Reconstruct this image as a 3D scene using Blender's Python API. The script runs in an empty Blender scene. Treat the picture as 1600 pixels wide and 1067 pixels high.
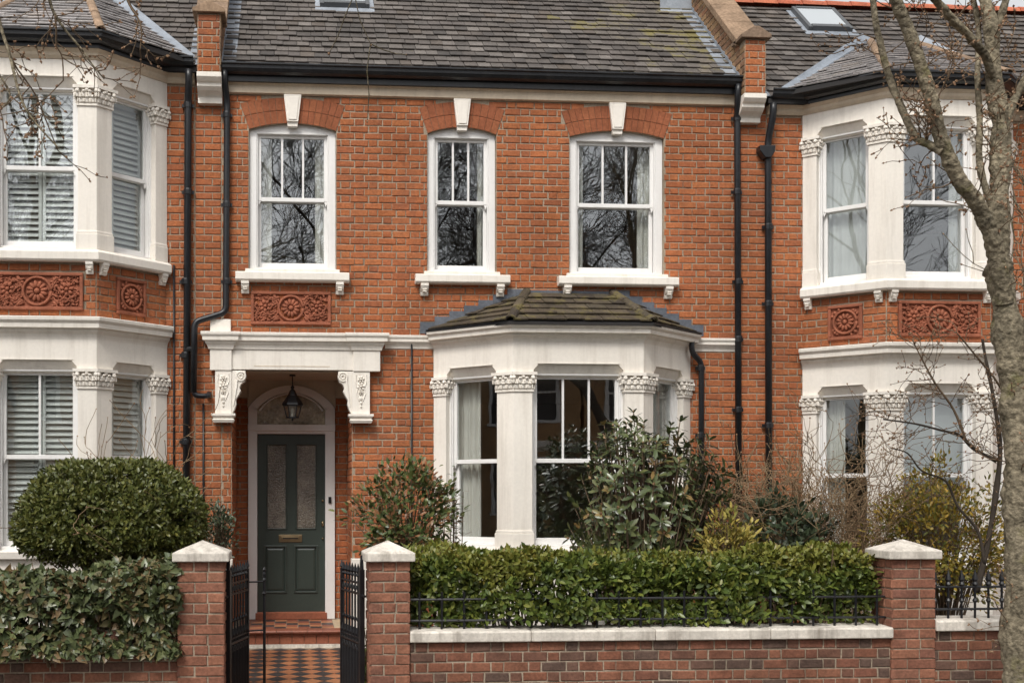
import bpy, bmesh, math, random
import numpy as np
from mathutils import Vector, Matrix
R = math.radians
random.seed(7)
RNG = np.random.default_rng(11)
SC = bpy.context.scene
COL = SC.collection

# ------------------------------------------------------------------ camera
TH = R(4.27)                    # yaw of the camera to the right of the facade's normal
FPX, PPX, PPY = 1820.0, 596.0, 770.0
CAMY, CAMZ = -13.0, 1.7
cam = bpy.data.cameras.new('camera'); camo = bpy.data.objects.new('camera', cam); COL.objects.link(camo)
camo.location = (0, CAMY, CAMZ); camo.rotation_euler = (R(90), 0, -TH)
cam.sensor_width = 36; cam.lens = FPX / 1600 * 36
cam.shift_x = (800 - PPX) / 1600; cam.shift_y = (PPY - 533.5) / 1600
cam.clip_start = 0.1; cam.clip_end = 400
SC.camera = camo

# ------------------------------------------------------------------ sky, sun, exposure (overcast day)
w = bpy.data.worlds.new('World'); SC.world = w; w.use_nodes = True
nt = w.node_tree; nt.nodes.clear()
out = nt.nodes.new('ShaderNodeOutputWorld'); bg = nt.nodes.new('ShaderNodeBackground')
sky = nt.nodes.new('ShaderNodeTexSky'); sky.sky_type = 'NISHITA'; sky.sun_disc = False
SUN_EL, SUN_AZ = R(52), R(205)   # azimuth clockwise from +Y
sky.sun_elevation = SUN_EL; sky.sun_rotation = SUN_AZ
sky.air_density = 1.0; sky.dust_density = 3.0; sky.ozone_density = 1.0
hs = nt.nodes.new('ShaderNodeHueSaturation'); hs.inputs['Saturation'].default_value = 0.07
nt.links.new(sky.outputs[0], hs.inputs['Color']); nt.links.new(hs.outputs[0], bg.inputs[0])
bg.inputs[1].default_value = 0.15
nt.links.new(bg.outputs[0], out.inputs[0])
sl = bpy.data.lights.new('sun', 'SUN'); so = bpy.data.objects.new('sun', sl); COL.objects.link(so)
sl.energy = 1.5; sl.angle = R(15); sl.color = (1.0, 0.955, 0.88)
sd = Vector((math.sin(SUN_AZ) * math.cos(SUN_EL), math.cos(SUN_AZ) * math.cos(SUN_EL), math.sin(SUN_EL)))
so.rotation_euler = (-sd).to_track_quat('-Z', 'Y').to_euler()
SC.view_settings.view_transform = 'Standard'; SC.view_settings.look = 'None'
SC.view_settings.exposure = 0.48; SC.view_settings.gamma = 1.0; SC.view_settings.use_curve_mapping = False
SC.render.engine = 'CYCLES'
SC.cycles.use_denoising = True
SC.cycles.max_bounces = 8; SC.cycles.transparent_max_bounces = 24

# ------------------------------------------------------------------ measuring helpers (photo pixel + depth plane -> place)
def fx(px, Y=0.0):
    return (Y - CAMY) * math.tan(math.atan((px - PPX) / FPX) + TH)
def fz(px, py, Y=0.0):
    u = (px - PPX) / FPX
    return CAMZ + (PPY - py) / FPX * (Y - CAMY) / (math.cos(TH) - u * math.sin(TH))
def P3(px, py, Y):
    return Vector((fx(px, Y), Y, fz(px, py, Y)))

# ------------------------------------------------------------------ materials
MATS = {}
def nmat(name, cols, rough=0.65, noise=(6.0, 0.25), fine=(60.0, 0.12), bump=None, spec=0.4, streak=None, spots=None, metal=0.0,
         const=False, trans=0.0, sheen=None):
    """cols: list of linear RGB that pieces pick from at random; noise/fine: (scale, amount) of tone variation in world space;
    spots: (scale, threshold, colour) patches; streak: (amount, colour) vertical weather streaks."""
    m = bpy.data.materials.new(name); m.use_nodes = True
    N, L = m.node_tree.nodes, m.node_tree.links
    b = N['Principled BSDF']
    geo = N.new('ShaderNodeNewGeometry')
    at = N.new('ShaderNodeAttribute'); at.attribute_name = 'rnd'
    oi = N.new('ShaderNodeObjectInfo')
    ad = N.new('ShaderNodeMath'); ad.operation = 'ADD'; L.new(at.outputs['Fac'], ad.inputs[0]); L.new(oi.outputs['Random'], ad.inputs[1])
    fr = N.new('ShaderNodeMath'); fr.operation = 'FRACT'; L.new(ad.outputs[0], fr.inputs[0])
    if len(cols) > 1:
        rp = N.new('ShaderNodeValToRGB'); rp.color_ramp.interpolation = 'CONSTANT' if const else 'LINEAR'
        el = rp.color_ramp.elements
        while len(el) < len(cols): el.new(0.5)
        for i, c in enumerate(cols):
            el[i].position = i / len(cols) if const else i / (len(cols) - 1)
            el[i].color = (*c, 1)
        L.new(fr.outputs[0], rp.inputs[0]); col = rp.outputs[0]
    else:
        rg = N.new('ShaderNodeRGB'); rg.outputs[0].default_value = (*cols[0], 1); col = rg.outputs[0]
    def mul(col, scale, amt, detail=4, vec=None):
        n = N.new('ShaderNodeTexNoise'); n.inputs['Scale'].default_value = scale; n.inputs['Detail'].default_value = detail
        L.new(vec or geo.outputs['Position'], n.inputs['Vector'])
        mr = N.new('ShaderNodeMapRange'); mr.inputs[1].default_value = 0.3; mr.inputs[2].default_value = 0.7
        mr.inputs[3].default_value = 1 - amt; mr.inputs[4].default_value = 1 + amt
        L.new(n.outputs['Fac'], mr.inputs[0])
        mx = N.new('ShaderNodeMix'); mx.data_type = 'RGBA'; mx.blend_type = 'MULTIPLY'; mx.inputs[0].default_value = 1
        L.new(col, mx.inputs[6]); L.new(mr.outputs[0], mx.inputs[7])
        return mx.outputs[2]
    if noise: col = mul(col, *noise)
    if fine: col = mul(col, *fine)
    if streak:
        mp = N.new('ShaderNodeMapping'); mp.inputs['Scale'].default_value = (9, 9, 0.7); L.new(geo.outputs['Position'], mp.inputs[0])
        n = N.new('ShaderNodeTexNoise'); n.inputs['Scale'].default_value = 1.0; n.inputs['Detail'].default_value = 6; n.inputs['Roughness'].default_value = 0.65
        L.new(mp.outputs[0], n.inputs['Vector'])
        mr = N.new('ShaderNodeMapRange'); mr.inputs[1].default_value = 0.49; mr.inputs[2].default_value = 0.76; mr.inputs[4].default_value = streak[0]
        L.new(n.outputs['Fac'], mr.inputs[0])
        mx = N.new('ShaderNodeMix'); mx.data_type = 'RGBA'; L.new(mr.outputs[0], mx.inputs[0]); L.new(col, mx.inputs[6])
        mx.inputs[7].default_value = (*streak[1], 1); col = mx.outputs[2]
    for sp in (spots or []):
        n = N.new('ShaderNodeTexNoise'); n.inputs['Scale'].default_value = sp[0]; n.inputs['Detail'].default_value = 8; n.inputs['Roughness'].default_value = 0.7
        L.new(geo.outputs['Position'], n.inputs['Vector'])
        mr = N.new('ShaderNodeMapRange'); mr.inputs[1].default_value = sp[1]; mr.inputs[2].default_value = sp[1] + 0.1; mr.inputs[4].default_value = sp[3] if len(sp) > 3 else 0.9
        L.new(n.outputs['Fac'], mr.inputs[0])
        mx = N.new('ShaderNodeMix'); mx.data_type = 'RGBA'; L.new(mr.outputs[0], mx.inputs[0]); L.new(col, mx.inputs[6])
        mx.inputs[7].default_value = (*sp[2], 1); col = mx.outputs[2]
    L.new(col, b.inputs['Base Color'])
    b.inputs['Roughness'].default_value = rough
    b.inputs['Specular IOR Level'].default_value = spec
    b.inputs['Metallic'].default_value = metal
    if bump:
        n = N.new('ShaderNodeTexNoise'); n.inputs['Scale'].default_value = bump[0]; n.inputs['Detail'].default_value = 5
        L.new(geo.outputs['Position'], n.inputs['Vector'])
        bp = N.new('ShaderNodeBump'); bp.inputs['Strength'].default_value = bump[1]; bp.inputs['Distance'].default_value = bump[2] if len(bump) > 2 else 0.01
        L.new(n.outputs['Fac'], bp.inputs['Height']); L.new(bp.outputs[0], b.inputs['Normal'])
    if trans:
        tl = N.new('ShaderNodeBsdfTranslucent'); L.new(col, tl.inputs['Color'])
        ms = N.new('ShaderNodeMixShader'); ms.inputs[0].default_value = trans
        L.new(b.outputs[0], ms.inputs[1]); L.new(tl.outputs[0], ms.inputs[2])
        L.new(ms.outputs[0], N['Material Output'].inputs['Surface'])
    MATS[name] = m
    return m

def glass_mat(name, refl, wob=0.00035, tint=(0.93, 0.95, 0.945)):
    m = bpy.data.materials.new(name); m.use_nodes = True
    N, L = m.node_tree.nodes, m.node_tree.links
    N.remove(N['Principled BSDF'])
    tr = N.new('ShaderNodeBsdfTransparent'); tr.inputs[0].default_value = (*tint, 1)
    gl = N.new('ShaderNodeBsdfGlossy'); gl.inputs['Roughness'].default_value = 0.0; gl.inputs['Color'].default_value = (0.97, 0.98, 1.0, 1)
    geo = N.new('ShaderNodeNewGeometry'); n = N.new('ShaderNodeTexNoise'); n.inputs['Scale'].default_value = 3.5; n.inputs['Detail'].default_value = 1
    L.new(geo.outputs['Position'], n.inputs['Vector'])
    bp = N.new('ShaderNodeBump'); bp.inputs['Strength'].default_value = 1.0; bp.inputs['Distance'].default_value = wob
    L.new(n.outputs['Fac'], bp.inputs['Height']); L.new(bp.outputs[0], gl.inputs['Normal'])
    dt = N.new('ShaderNodeVectorMath'); dt.operation = 'DOT_PRODUCT'; L.new(geo.outputs['Incoming'], dt.inputs[0]); L.new(geo.outputs['Normal'], dt.inputs[1])
    ab = N.new('ShaderNodeMath'); ab.operation = 'ABSOLUTE'; L.new(dt.outputs['Value'], ab.inputs[0])
    iv = N.new('ShaderNodeMath'); iv.operation = 'SUBTRACT'; iv.inputs[0].default_value = 1.0; L.new(ab.outputs[0], iv.inputs[1])
    pw = N.new('ShaderNodeMath'); pw.operation = 'POWER'; pw.inputs[1].default_value = 5.0; L.new(iv.outputs[0], pw.inputs[0])
    mr = N.new('ShaderNodeMapRange'); mr.inputs[3].default_value = refl; mr.inputs[4].default_value = 1
    L.new(pw.outputs[0], mr.inputs[0])
    ms = N.new('ShaderNodeMixShader'); L.new(mr.outputs[0], ms.inputs[0]); L.new(tr.outputs[0], ms.inputs[1]); L.new(gl.outputs[0], ms.inputs[2])
    L.new(ms.outputs[0], N['Material Output'].inputs['Surface'])
    MATS[name] = m
    return m

nmat('brick', [(0.3556, 0.1197, 0.0498), (0.3821, 0.1344, 0.0552), (0.3357, 0.1116, 0.0485), (0.3688, 0.127, 0.0518), (0.3158, 0.1057, 0.0485), (0.3954, 0.1418, 0.0572), (0.2893, 0.1013, 0.0492), (0.3622, 0.1219, 0.0511), (0.3489, 0.116, 0.0518), (0.3755, 0.1307, 0.0532)],
     rough=.88, noise=(1.3, .22), fine=(38, .20), bump=(60, .8, .006), spec=.15, spots=[(13, .69, (.15, .065, .042), .55), (1.1, .56, (.21, .085, .052), .5)], streak=(.35, (.17, .085, .06)))
nmat('brick_arch', [(0.2904, 0.1014, 0.0499), (0.2728, 0.0934, 0.0469), (0.3168, 0.1143, 0.0549)], rough=.88, noise=(2, .2), fine=(45, .2), bump=(70, .6, .004), spec=.15, spots=[(9, .64, (.20, .075, .048), .5)])
nmat('brick_garden', [(0.1841, 0.0784, 0.0495), (0.2074, 0.0894, 0.0549), (0.1575, 0.0704, 0.0482), (0.1974, 0.0821, 0.0508), (0.101, 0.0645, 0.0508), (0.1775, 0.0763, 0.0508), (0.2174, 0.0968, 0.0603), (0.1242, 0.0704, 0.0522), (0.1908, 0.0821, 0.0522), (0.1442, 0.0711, 0.0495)],
     rough=.88, noise=(5, .25), fine=(50, .25), bump=(60, .7, .004), spec=.2, const=True, spots=[(26, .69, (.055, .045, .042), .75)])
nmat('brick_pier', [(0.2441, 0.1054, 0.0657), (0.2686, 0.12, 0.0743), (0.2115, 0.0926, 0.0613), (0.2523, 0.1091, 0.0683), (0.187, 0.0853, 0.0605), (0.2849, 0.1328, 0.0847)],
     rough=.88, noise=(5, .25), fine=(50, .25), bump=(60, .7, .004), spec=.2, spots=[(20, .72, (.10, .055, .045), .6)])
nmat('mortar', [(.325, .262, .195)], rough=.95, noise=(2.2, .25), fine=(50, .2), bump=(90, .6, .004), spec=.1)
nmat('mortar_grey', [(.33, .27, .205)], rough=.95, noise=(3, .3), fine=(50, .2), bump=(90, .6, .004), spec=.1)
nmat('stone_white', [(0.816, 0.7636, 0.6885)], rough=.6, noise=(1.4, .05), fine=(30, .03), streak=(.42, (.44, .38, .31)), bump=(25, .15, .004), spec=.3, spots=[(7, .68, (.50, .44, .36), .5), (40, .76, (.36, .30, .24), .5)])
nmat('stone_coping', [(.66, .61, .54)], rough=.8, noise=(4, .15), fine=(40, .12), streak=(.8, (.16, .13, .10)), bump=(40, .4, .004), spec=.2, spots=[(9, .60, (.33, .30, .25), .6)])
nmat('cream_paint', [(.60, .50, .38)], rough=.6, noise=(2, .1), fine=(30, .05), streak=(.5, (.38, .30, .22)), spec=.3)
nmat('white_paint', [(.80, .785, .765)], rough=.42, noise=(2, .04), fine=(30, .02), spec=.4, streak=(.16, (.5, .46, .4)))
nmat('plaster', [(.62, .54, .43)], rough=.8, noise=(2, .08), fine=(30, .04), spec=.2)
nmat('slate', [(0.0807, 0.0693, 0.0617), (0.1053, 0.0905, 0.0819), (0.0632, 0.0553, 0.0504), (0.1264, 0.1099, 0.0977), (0.0878, 0.0746, 0.0662), (0.1544, 0.1365, 0.1229), (0.0737, 0.0639, 0.0567), (0.0983, 0.0799, 0.0662)],
     rough=.62, noise=(3, .25), fine=(40, .25), bump=(35, .5, .005), spec=.35, spots=[(5.0, .64, (.16, .14, .06), .55), (30, .70, (.23, .19, .06), .7), (45, .72, (.33, .32, .29), .6)])
nmat('slate_mossy', [(0.1181, 0.104, 0.0912), (0.1378, 0.12, 0.1049), (0.0984, 0.0864, 0.0775), (0.1574, 0.1344, 0.1094)],
     rough=.75, noise=(3, .25), fine=(40, .25), bump=(35, .5, .005), spec=.3, spots=[(3.0, .50, (.17, .145, .04), .75), (30, .68, (.24, .19, .05), .7), (45, .72, (.33, .32, .29), .6)])
nmat('slate_bay', [(0.0613, 0.0479, 0.0343), (0.0794, 0.0605, 0.0412), (0.0469, 0.0366, 0.0289), (0.0938, 0.0739, 0.048), (0.0649, 0.0528, 0.0378)], rough=.8, noise=(3, .3), fine=(40, .3), bump=(35, .6, .006), spec=.25,
     spots=[(6, .52, (.15, .125, .04), .65), (20, .62, (.27, .20, .04), .75), (40, .70, (.25, .24, .2), .6)])
nmat('slate_light', [(.31, .295, .29), (.37, .35, .345), (.27, .25, .245), (.42, .395, .385), (.33, .295, .27)], rough=.42, noise=(3, .25), fine=(40, .25), bump=(35, .5, .005), spec=.45,
     spots=[(8, .64, (.25, .18, .10), .6)])
nmat('underlay', [(.03, .028, .028)], rough=.9, noise=None, fine=None)
nmat('lead', [(.24, .265, .30), (.29, .315, .35), (.20, .225, .26)], rough=.5, noise=(5, .2), fine=(40, .1), bump=(20, .3, .006), spec=.5)
nmat('lead_dark', [(.10, .11, .13), (.13, .14, .165), (.085, .095, .115)], rough=.55, noise=(5, .25), fine=(40, .15), bump=(20, .3, .006), spec=.4)
nmat('ridge_red', [(.38, .10, .05), (.46, .14, .07), (.33, .09, .05)], rough=.8, noise=(5, .2), fine=(40, .2), bump=(50, .4, .004))
nmat('old_brick', [(.30, .19, .11), (.35, .22, .12), (.24, .14, .085), (.20, .12, .075), (.33, .17, .10)], rough=.9, noise=(4, .25), fine=(40, .2), bump=(60, .6, .005), spec=.15)
nmat('coping_old', [(.24, .165, .11), (.29, .20, .135), (.20, .14, .10)], rough=.9, noise=(5, .25), fine=(30, .25), bump=(40, .6, .006), spec=.15, spots=[(10, .62, (.09, .08, .05), .7)])
nmat('black_paint', [(.012, .013, .016)], rough=.38, noise=(4, .3), fine=(30, .3), spec=.45, bump=(25, .2, .004), streak=(.7, (.035, .034, .033)))
nmat('iron', [(.010, .010, .012)], rough=.38, noise=(6, .3), fine=None, spec=.5, bump=(60, .2, .002))
nmat('terracotta', [(0.2944, 0.1, 0.0551)], rough=.75, noise=(7, .25), fine=(50, .15), bump=(60, .4, .003), spec=.25)
nmat('door_green', [(.042, .055, .047)], rough=.35, noise=(2, .1), fine=(40, .06), spec=.5, bump=(30, .06, .002))
nmat('brass', [(.32, .24, .14)], rough=.35, noise=(10, .2), fine=None, metal=.9)
nmat('tile_red', [(0.24, 0.0782, 0.045), (0.272, 0.092, 0.05), (0.216, 0.069, 0.042)], rough=.5, noise=(4, .15), fine=(40, .15), bump=(40, .2, .003), spec=.4)
nmat('tile_orange', [(0.36, 0.1408, 0.0638), (0.405, 0.1672, 0.0765), (0.315, 0.1188, 0.0553)], rough=.5, noise=(4, .2), fine=(40, .15), bump=(40, .2, .003), spec=.4)
nmat('tile_black', [(.035, .032, .032), (.05, .045, .045)], rough=.45, noise=(4, .2), fine=(40, .15), bump=(40, .2, .003), spec=.4)
nmat('tile_buff', [(.52, .42, .28)], rough=.5, noise=(4, .2), fine=(40, .15), spec=.4)
nmat('curtain', [(.80, .77, .72)], rough=.9, noise=(3, .08), fine=(120, .05), spec=.1, trans=.3)
nmat('sheer', [(.70, .70, .69)], rough=.9, noise=(3, .06), fine=(120, .05), spec=.1, trans=.35)
nmat('shutter_white', [(.76, .76, .74)], rough=.4, noise=(3, .03), fine=None, spec=.4)
nmat('blind_grey', [(.60, .62, .63)], rough=.8, noise=(2, .05), fine=None, spec=.2, trans=.3)
nmat('room_wall', [(.42, .39, .35)], rough=.9, noise=(1, .05), fine=None)
nmat('room_floor', [(.14, .08, .045)], rough=.6, noise=(3, .2), fine=None)
nmat('room_ceiling', [(.65, .64, .62)], rough=.9, noise=None, fine=None)
nmat('soil', [(.055, .04, .028)], rough=.95, noise=(3, .3), fine=(30, .4), bump=(20, .9, .03), spec=.1)
nmat('paving', [(.22, .21, .195), (.25, .235, .22), (.19, .18, .17)], rough=.85, noise=(2, .15), fine=(60, .15), bump=(60, .4, .004), spec=.25)
nmat('asphalt', [(.05, .05, .052)], rough=.85, noise=(1.2, .2), fine=(90, .3), bump=(90, .6, .006), spec=.3)
nmat('kerb_stone', [(.26, .25, .235)], rough=.8, noise=(3, .2), fine=(60, .2), bump=(50, .4, .004))
nmat('bark', [(0.215, 0.1824, 0.1276)], rough=.92, noise=(5, .35), fine=(30, .5), bump=(26, 1.0, .03), spec=.12, spots=[(3.0, .56, (.14, .13, .04), .75), (12, .60, (.34, .31, .25), .6), (16, .64, (.07, .06, .045), .75), (48, .60, (.09, .078, .055), .7)])
nmat('twig', [(.15, .105, .068)], rough=.85, noise=(6, .25), fine=None, spec=.2)
nmat('twig_pale', [(.26, .18, .105)], rough=.85, noise=(6, .3), fine=None, spec=.2)
nmat('twig_grey', [(.060, .048, .038)], rough=.9, noise=(4, .25), fine=None, spec=.15)
nmat('bud', [(.25, .14, .075), (.32, .20, .115), (.20, .11, .065)], rough=.7, noise=None, fine=None)
G = dict(noise=(9, .18), fine=None)
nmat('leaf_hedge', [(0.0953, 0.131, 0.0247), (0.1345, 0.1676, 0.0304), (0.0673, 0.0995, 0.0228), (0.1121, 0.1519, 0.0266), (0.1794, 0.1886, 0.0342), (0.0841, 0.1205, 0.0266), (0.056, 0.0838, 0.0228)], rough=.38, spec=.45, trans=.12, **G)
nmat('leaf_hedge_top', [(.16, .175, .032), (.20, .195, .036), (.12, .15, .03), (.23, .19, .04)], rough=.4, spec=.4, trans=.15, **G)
nmat('leaf_box', [(0.105, 0.125, 0.0304), (0.1365, 0.145, 0.0342), (0.0735, 0.095, 0.0266), (0.1733, 0.165, 0.0399), (0.1103, 0.12, 0.0323), (0.084, 0.105, 0.0285)], rough=.38, spec=.45, trans=.1, **G)
nmat('leaf_ivy', [(0.0862, 0.1058, 0.041), (0.1058, 0.1242, 0.0476), (0.069, 0.0864, 0.0353), (0.1207, 0.135, 0.0533), (0.0862, 0.108, 0.0426), (0.1725, 0.1134, 0.0533), (0.0759, 0.095, 0.0394), (0.1035, 0.1188, 0.0541), (0.138, 0.108, 0.0476), (0.0667, 0.0864, 0.0377), (0.1495, 0.1296, 0.0574)], rough=.36, spec=.5, trans=.08, const=True, **G)
nmat('leaf_rhodo', [(0.0805, 0.103, 0.04), (0.1035, 0.1232, 0.046), (0.0598, 0.084, 0.036), (0.1323, 0.14, 0.05), (0.092, 0.112, 0.044), (0.069, 0.0952, 0.042)], rough=.30, spec=.5, trans=.06, **G)
nmat('leaf_rhodo_new', [(.20, .16, .06), (.24, .15, .055), (.15, .145, .05)], rough=.35, spec=.45, trans=.1, **G)
nmat('leaf_photinia', [(0.0825, 0.1155, 0.0352), (0.11, 0.1375, 0.0396), (0.066, 0.0968, 0.033), (0.242, 0.1155, 0.055), (0.0935, 0.121, 0.0374), (0.132, 0.1485, 0.0462), (0.297, 0.165, 0.077), (0.077, 0.11, 0.0352)], rough=.36, spec=.45, trans=.1, const=True, **G)
nmat('leaf_dark', [(0.0528, 0.0756, 0.0414), (0.0682, 0.0924, 0.0486), (0.0418, 0.0609, 0.0342), (0.0858, 0.105, 0.0558), (0.0605, 0.084, 0.036)], rough=.36, spec=.5, trans=.08, **G)
nmat('leaf_yellow', [(.33, .26, .06), (.40, .31, .075), (.25, .215, .05), (.17, .175, .045)], rough=.45, spec=.35, trans=.15, **G)
nmat('leaf_olive', [(0.2932, 0.2387, 0.042), (0.414, 0.2882, 0.045), (0.1725, 0.1815, 0.039), (0.552, 0.3465, 0.053), (0.1288, 0.1485, 0.038), (0.2242, 0.2145, 0.045)], rough=.42, spec=.4, trans=.15, **G)
glass_mat('glass', .125)
glass_mat('glass_bay', .19)
glass_mat('glass_side', .07)
m = nmat('glass_obscure', [(.17, .15, .12)], rough=.12, noise=(5, .3), fine=(60, .3), bump=(55, 1.0, .012), spec=.6)
m = nmat('glass_fan', [(.38, .32, .22)], rough=.15, noise=(6, .35), fine=(30, .3), bump=(22, 1.0, .012), spec=.6)
nmat('skylight_blind', [(.42, .45, .47)], rough=.35, noise=None, fine=None, spec=.5)
nmat('grey_metal', [(.09, .095, .10)], rough=.4, noise=None, fine=None, spec=.5)
nmat('lamp_glass', [(.55, .5, .4)], rough=.2, noise=None, fine=None)
nmat('brick_far', [(.42, .25, .125)], rough=.9, noise=(2, .2), fine=(20, .2))
nmat('plastic_white', [(.7, .7, .7)], rough=.4, noise=None, fine=None)

# ------------------------------------------------------------------ building helpers
def link(o, parent=None):
    COL.objects.link(o)
    if parent is not None:
        o.parent = parent
        if parent.type == 'EMPTY':
            o.matrix_parent_inverse = Matrix.Translation(-parent.location)
    return o
def ob(name, me, parent=None, M=None):
    o = bpy.data.objects.new(name, me)
    if M is not None: o.matrix_basis = M
    return link(o, parent)
def tag(o, label, cat=None, group=None, kind=None):
    if label: o['label'] = label
    if cat: o['category'] = cat
    if group: o['group'] = group
    if kind: o['kind'] = kind
    return o
def thing(name, label, cat, loc=(0, 0, 0), group=None):
    o = bpy.data.objects.new(name, None); o.location = loc; o.empty_display_size = .2
    COL.objects.link(o)
    return tag(o, label, cat, group)
def structure(o):
    o['kind'] = 'structure'; return o

class MB:
    def __init__(s): s.v = []; s.f = []; s.r = []
    def add(s, vs, fs, r=None):
        o = len(s.v); s.v += [tuple(v) for v in vs]
        s.f += [tuple(i + o for i in f) for f in fs]
        if r is not None: s.r += [r] * len(fs)
        return s
    def box(s, x0, x1, y0, y1, z0, z1):
        return s.add([(x0, y0, z0), (x1, y0, z0), (x1, y1, z0), (x0, y1, z0), (x0, y0, z1), (x1, y0, z1), (x1, y1, z1), (x0, y1, z1)],
                     [(0, 3, 2, 1), (4, 5, 6, 7), (0, 1, 5, 4), (1, 2, 6, 5), (2, 3, 7, 6), (3, 0, 4, 7)])
    def prism(s, poly, axis, a, b):
        n = len(poly)
        f = {'x': lambda p, t: (t, p[0], p[1]), 'y': lambda p, t: (p[0], t, p[1]), 'z': lambda p, t: (p[0], p[1], t)}[axis]
        vs = [f(p, a) for p in poly] + [f(p, b) for p in poly]
        fs = [tuple(range(n - 1, -1, -1)), tuple(range(n, 2 * n))] + [(i, (i + 1) % n, n + (i + 1) % n, n + i) for i in range(n)]
        return s.add(vs, fs)
    def sweep(s, path, prof, cap=True):
        """closed profile [(outward, z)] swept along a plan polyline (outward = right-hand side of travel)."""
        n, k = len(path), len(prof)
        vs = []
        for i, p in enumerate(path):
            ns = []
            for a, b in ((i - 1, i), (i, i + 1)):
                if 0 <= a and b < n:
                    d = Vector((path[b][0] - path[a][0], path[b][1] - path[a][1])).normalized(); ns.append(Vector((d.y, -d.x)))
            m = ns[0] if len(ns) == 1 else (ns[0] + ns[1]) / (1 + ns[0].dot(ns[1]))
            vs += [(p[0] + m.x * o, p[1] + m.y * o, z) for o, z in prof]
        fs = [(i * k + j, i * k + (j + 1) % k, (i + 1) * k + (j + 1) % k, (i + 1) * k + j) for i in range(n - 1) for j in range(k)]
        if cap: fs += [tuple(range(k)), tuple(range((n - 1) * k + k - 1, (n - 1) * k - 1, -1))]
        return s.add(vs, fs)
    def tube(s, pts, rad, n=6, cap=True):
        pts = [Vector(p) for p in pts]; m = len(pts)
        if not hasattr(rad, '__len__'): rad = [rad] * m
        vs = []; ref = None
        for i, p in enumerate(pts):
            d = (pts[min(i + 1, m - 1)] - pts[max(i - 1, 0)])
            d = d.normalized() if d.length > 1e-9 else Vector((0, 0, 1))
            if ref is None: ref = Vector((1, 0, 0)) if abs(d.x) < .9 else Vector((0, 1, 0))
            a = (ref - d * ref.dot(d))
            if a.length < 1e-4: a = Vector((0, 1, 0)) - d * d.y
            a.normalize(); c = d.cross(a); ref = a
            for j in range(n):
                t = 2 * math.pi * j / n
                q = p + (a * math.cos(t) + c * math.sin(t)) * rad[i]; vs.append((q.x, q.y, q.z))
        fs = [(i * n + j, i * n + (j + 1) % n, (i + 1) * n + (j + 1) % n, (i + 1) * n + j) for i in range(m - 1) for j in range(n)]
        if cap: fs += [tuple(range(n - 1, -1, -1)), tuple(range((m - 1) * n, m * n))]
        return s.add(vs, fs)
    def lathe(s, prof, c=(0, 0), n=12):
        """prof [(r, z)] turned about a vertical axis at c."""
        k = len(prof); vs = []
        for i in range(n):
            t = 2 * math.pi * i / n
            vs += [(c[0] + r * math.cos(t), c[1] + r * math.sin(t), z) for r, z in prof]
        fs = [(i * k + j, ((i + 1) % n) * k + j, ((i + 1) % n) * k + j + 1, i * k + j + 1) for i in range(n) for j in range(k - 1)]
        fs += [tuple(i * k for i in range(n - 1, -1, -1)), tuple(i * k + k - 1 for i in range(n))]
        return s.add(vs, fs)
    def blob(s, c, r, ax=None, nu=7, nv=4):
        """ellipsoid at c with radii r along the axes ax."""
        ax = ax or (Vector((1, 0, 0)), Vector((0, 1, 0)), Vector((0, 0, 1))); c = Vector(c)
        vs = [c + ax[2] * r[2], c - ax[2] * r[2]]
        for i in range(1, nv):
            ph = math.pi * i / nv
            for j in range(nu):
                t = 2 * math.pi * j / nu
                vs.append(c + ax[0] * (r[0] * math.sin(ph) * math.cos(t)) + ax[1] * (r[1] * math.sin(ph) * math.sin(t)) + ax[2] * (r[2] * math.cos(ph)))
        q = lambda i, j: 2 + (i - 1) * nu + j % nu
        fs = [(0, q(1, j), q(1, j + 1)) for j in range(nu)] + [(1, q(nv - 1, j + 1), q(nv - 1, j)) for j in range(nu)]
        fs += [(q(i, j), q(i + 1, j), q(i + 1, j + 1), q(i, j + 1)) for i in range(1, nv - 1) for j in range(nu)]
        return s.add(vs, fs)
    def mesh(s, name, mat, M=None, smooth=False, fix=True):
        me = bpy.data.meshes.new(name)
        vs = s.v if M is None else [tuple(M @ Vector(v)) for v in s.v]
        me.from_pydata(vs, [], s.f)
        if s.r:
            a = me.attributes.new('rnd', 'FLOAT', 'FACE'); a.data.foreach_set('value', np.array(s.r, dtype=np.float32))
        if fix:
            bm = bmesh.new(); bm.from_mesh(me); bmesh.ops.recalc_face_normals(bm, faces=bm.faces); bm.to_mesh(me); bm.free()
        if smooth:
            me.polygons.foreach_set('use_smooth', [True] * len(me.polygons))
        me.materials.append(MATS[mat])
        return me
    def build(s, name, mat, parent=None, M=None, smooth=False, fix=True, bevel=0):
        o = ob(name, s.mesh(name, mat, M, smooth, fix), parent)
        if bevel:
            b = o.modifiers.new('bevel', 'BEVEL'); b.width = bevel; b.segments = 2; b.limit_method = 'ANGLE'; b.angle_limit = R(40)
        return o

def plane_M(p0, p1):
    """local (u along the wall, v into the wall, w up) -> world; u = 0 at p0."""
    d = Vector((p1[0] - p0[0], p1[1] - p0[1], 0)); L = d.length; d.normalize()
    v = Vector((-d.y, d.x, 0))
    return Matrix(((d.x, v.x, 0, p0[0]), (d.y, v.y, 0, p0[1]), (0, 0, 1, 0), (0, 0, 0, 1))), L
FACADE = Matrix.Identity(4)

def sub(ints, a, b):
    o = []
    for x, y in ints:
        if b <= x or a >= y: o.append((x, y)); continue
        if a > x: o.append((x, a))
        if b < y: o.append((b, y))
    return o

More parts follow.
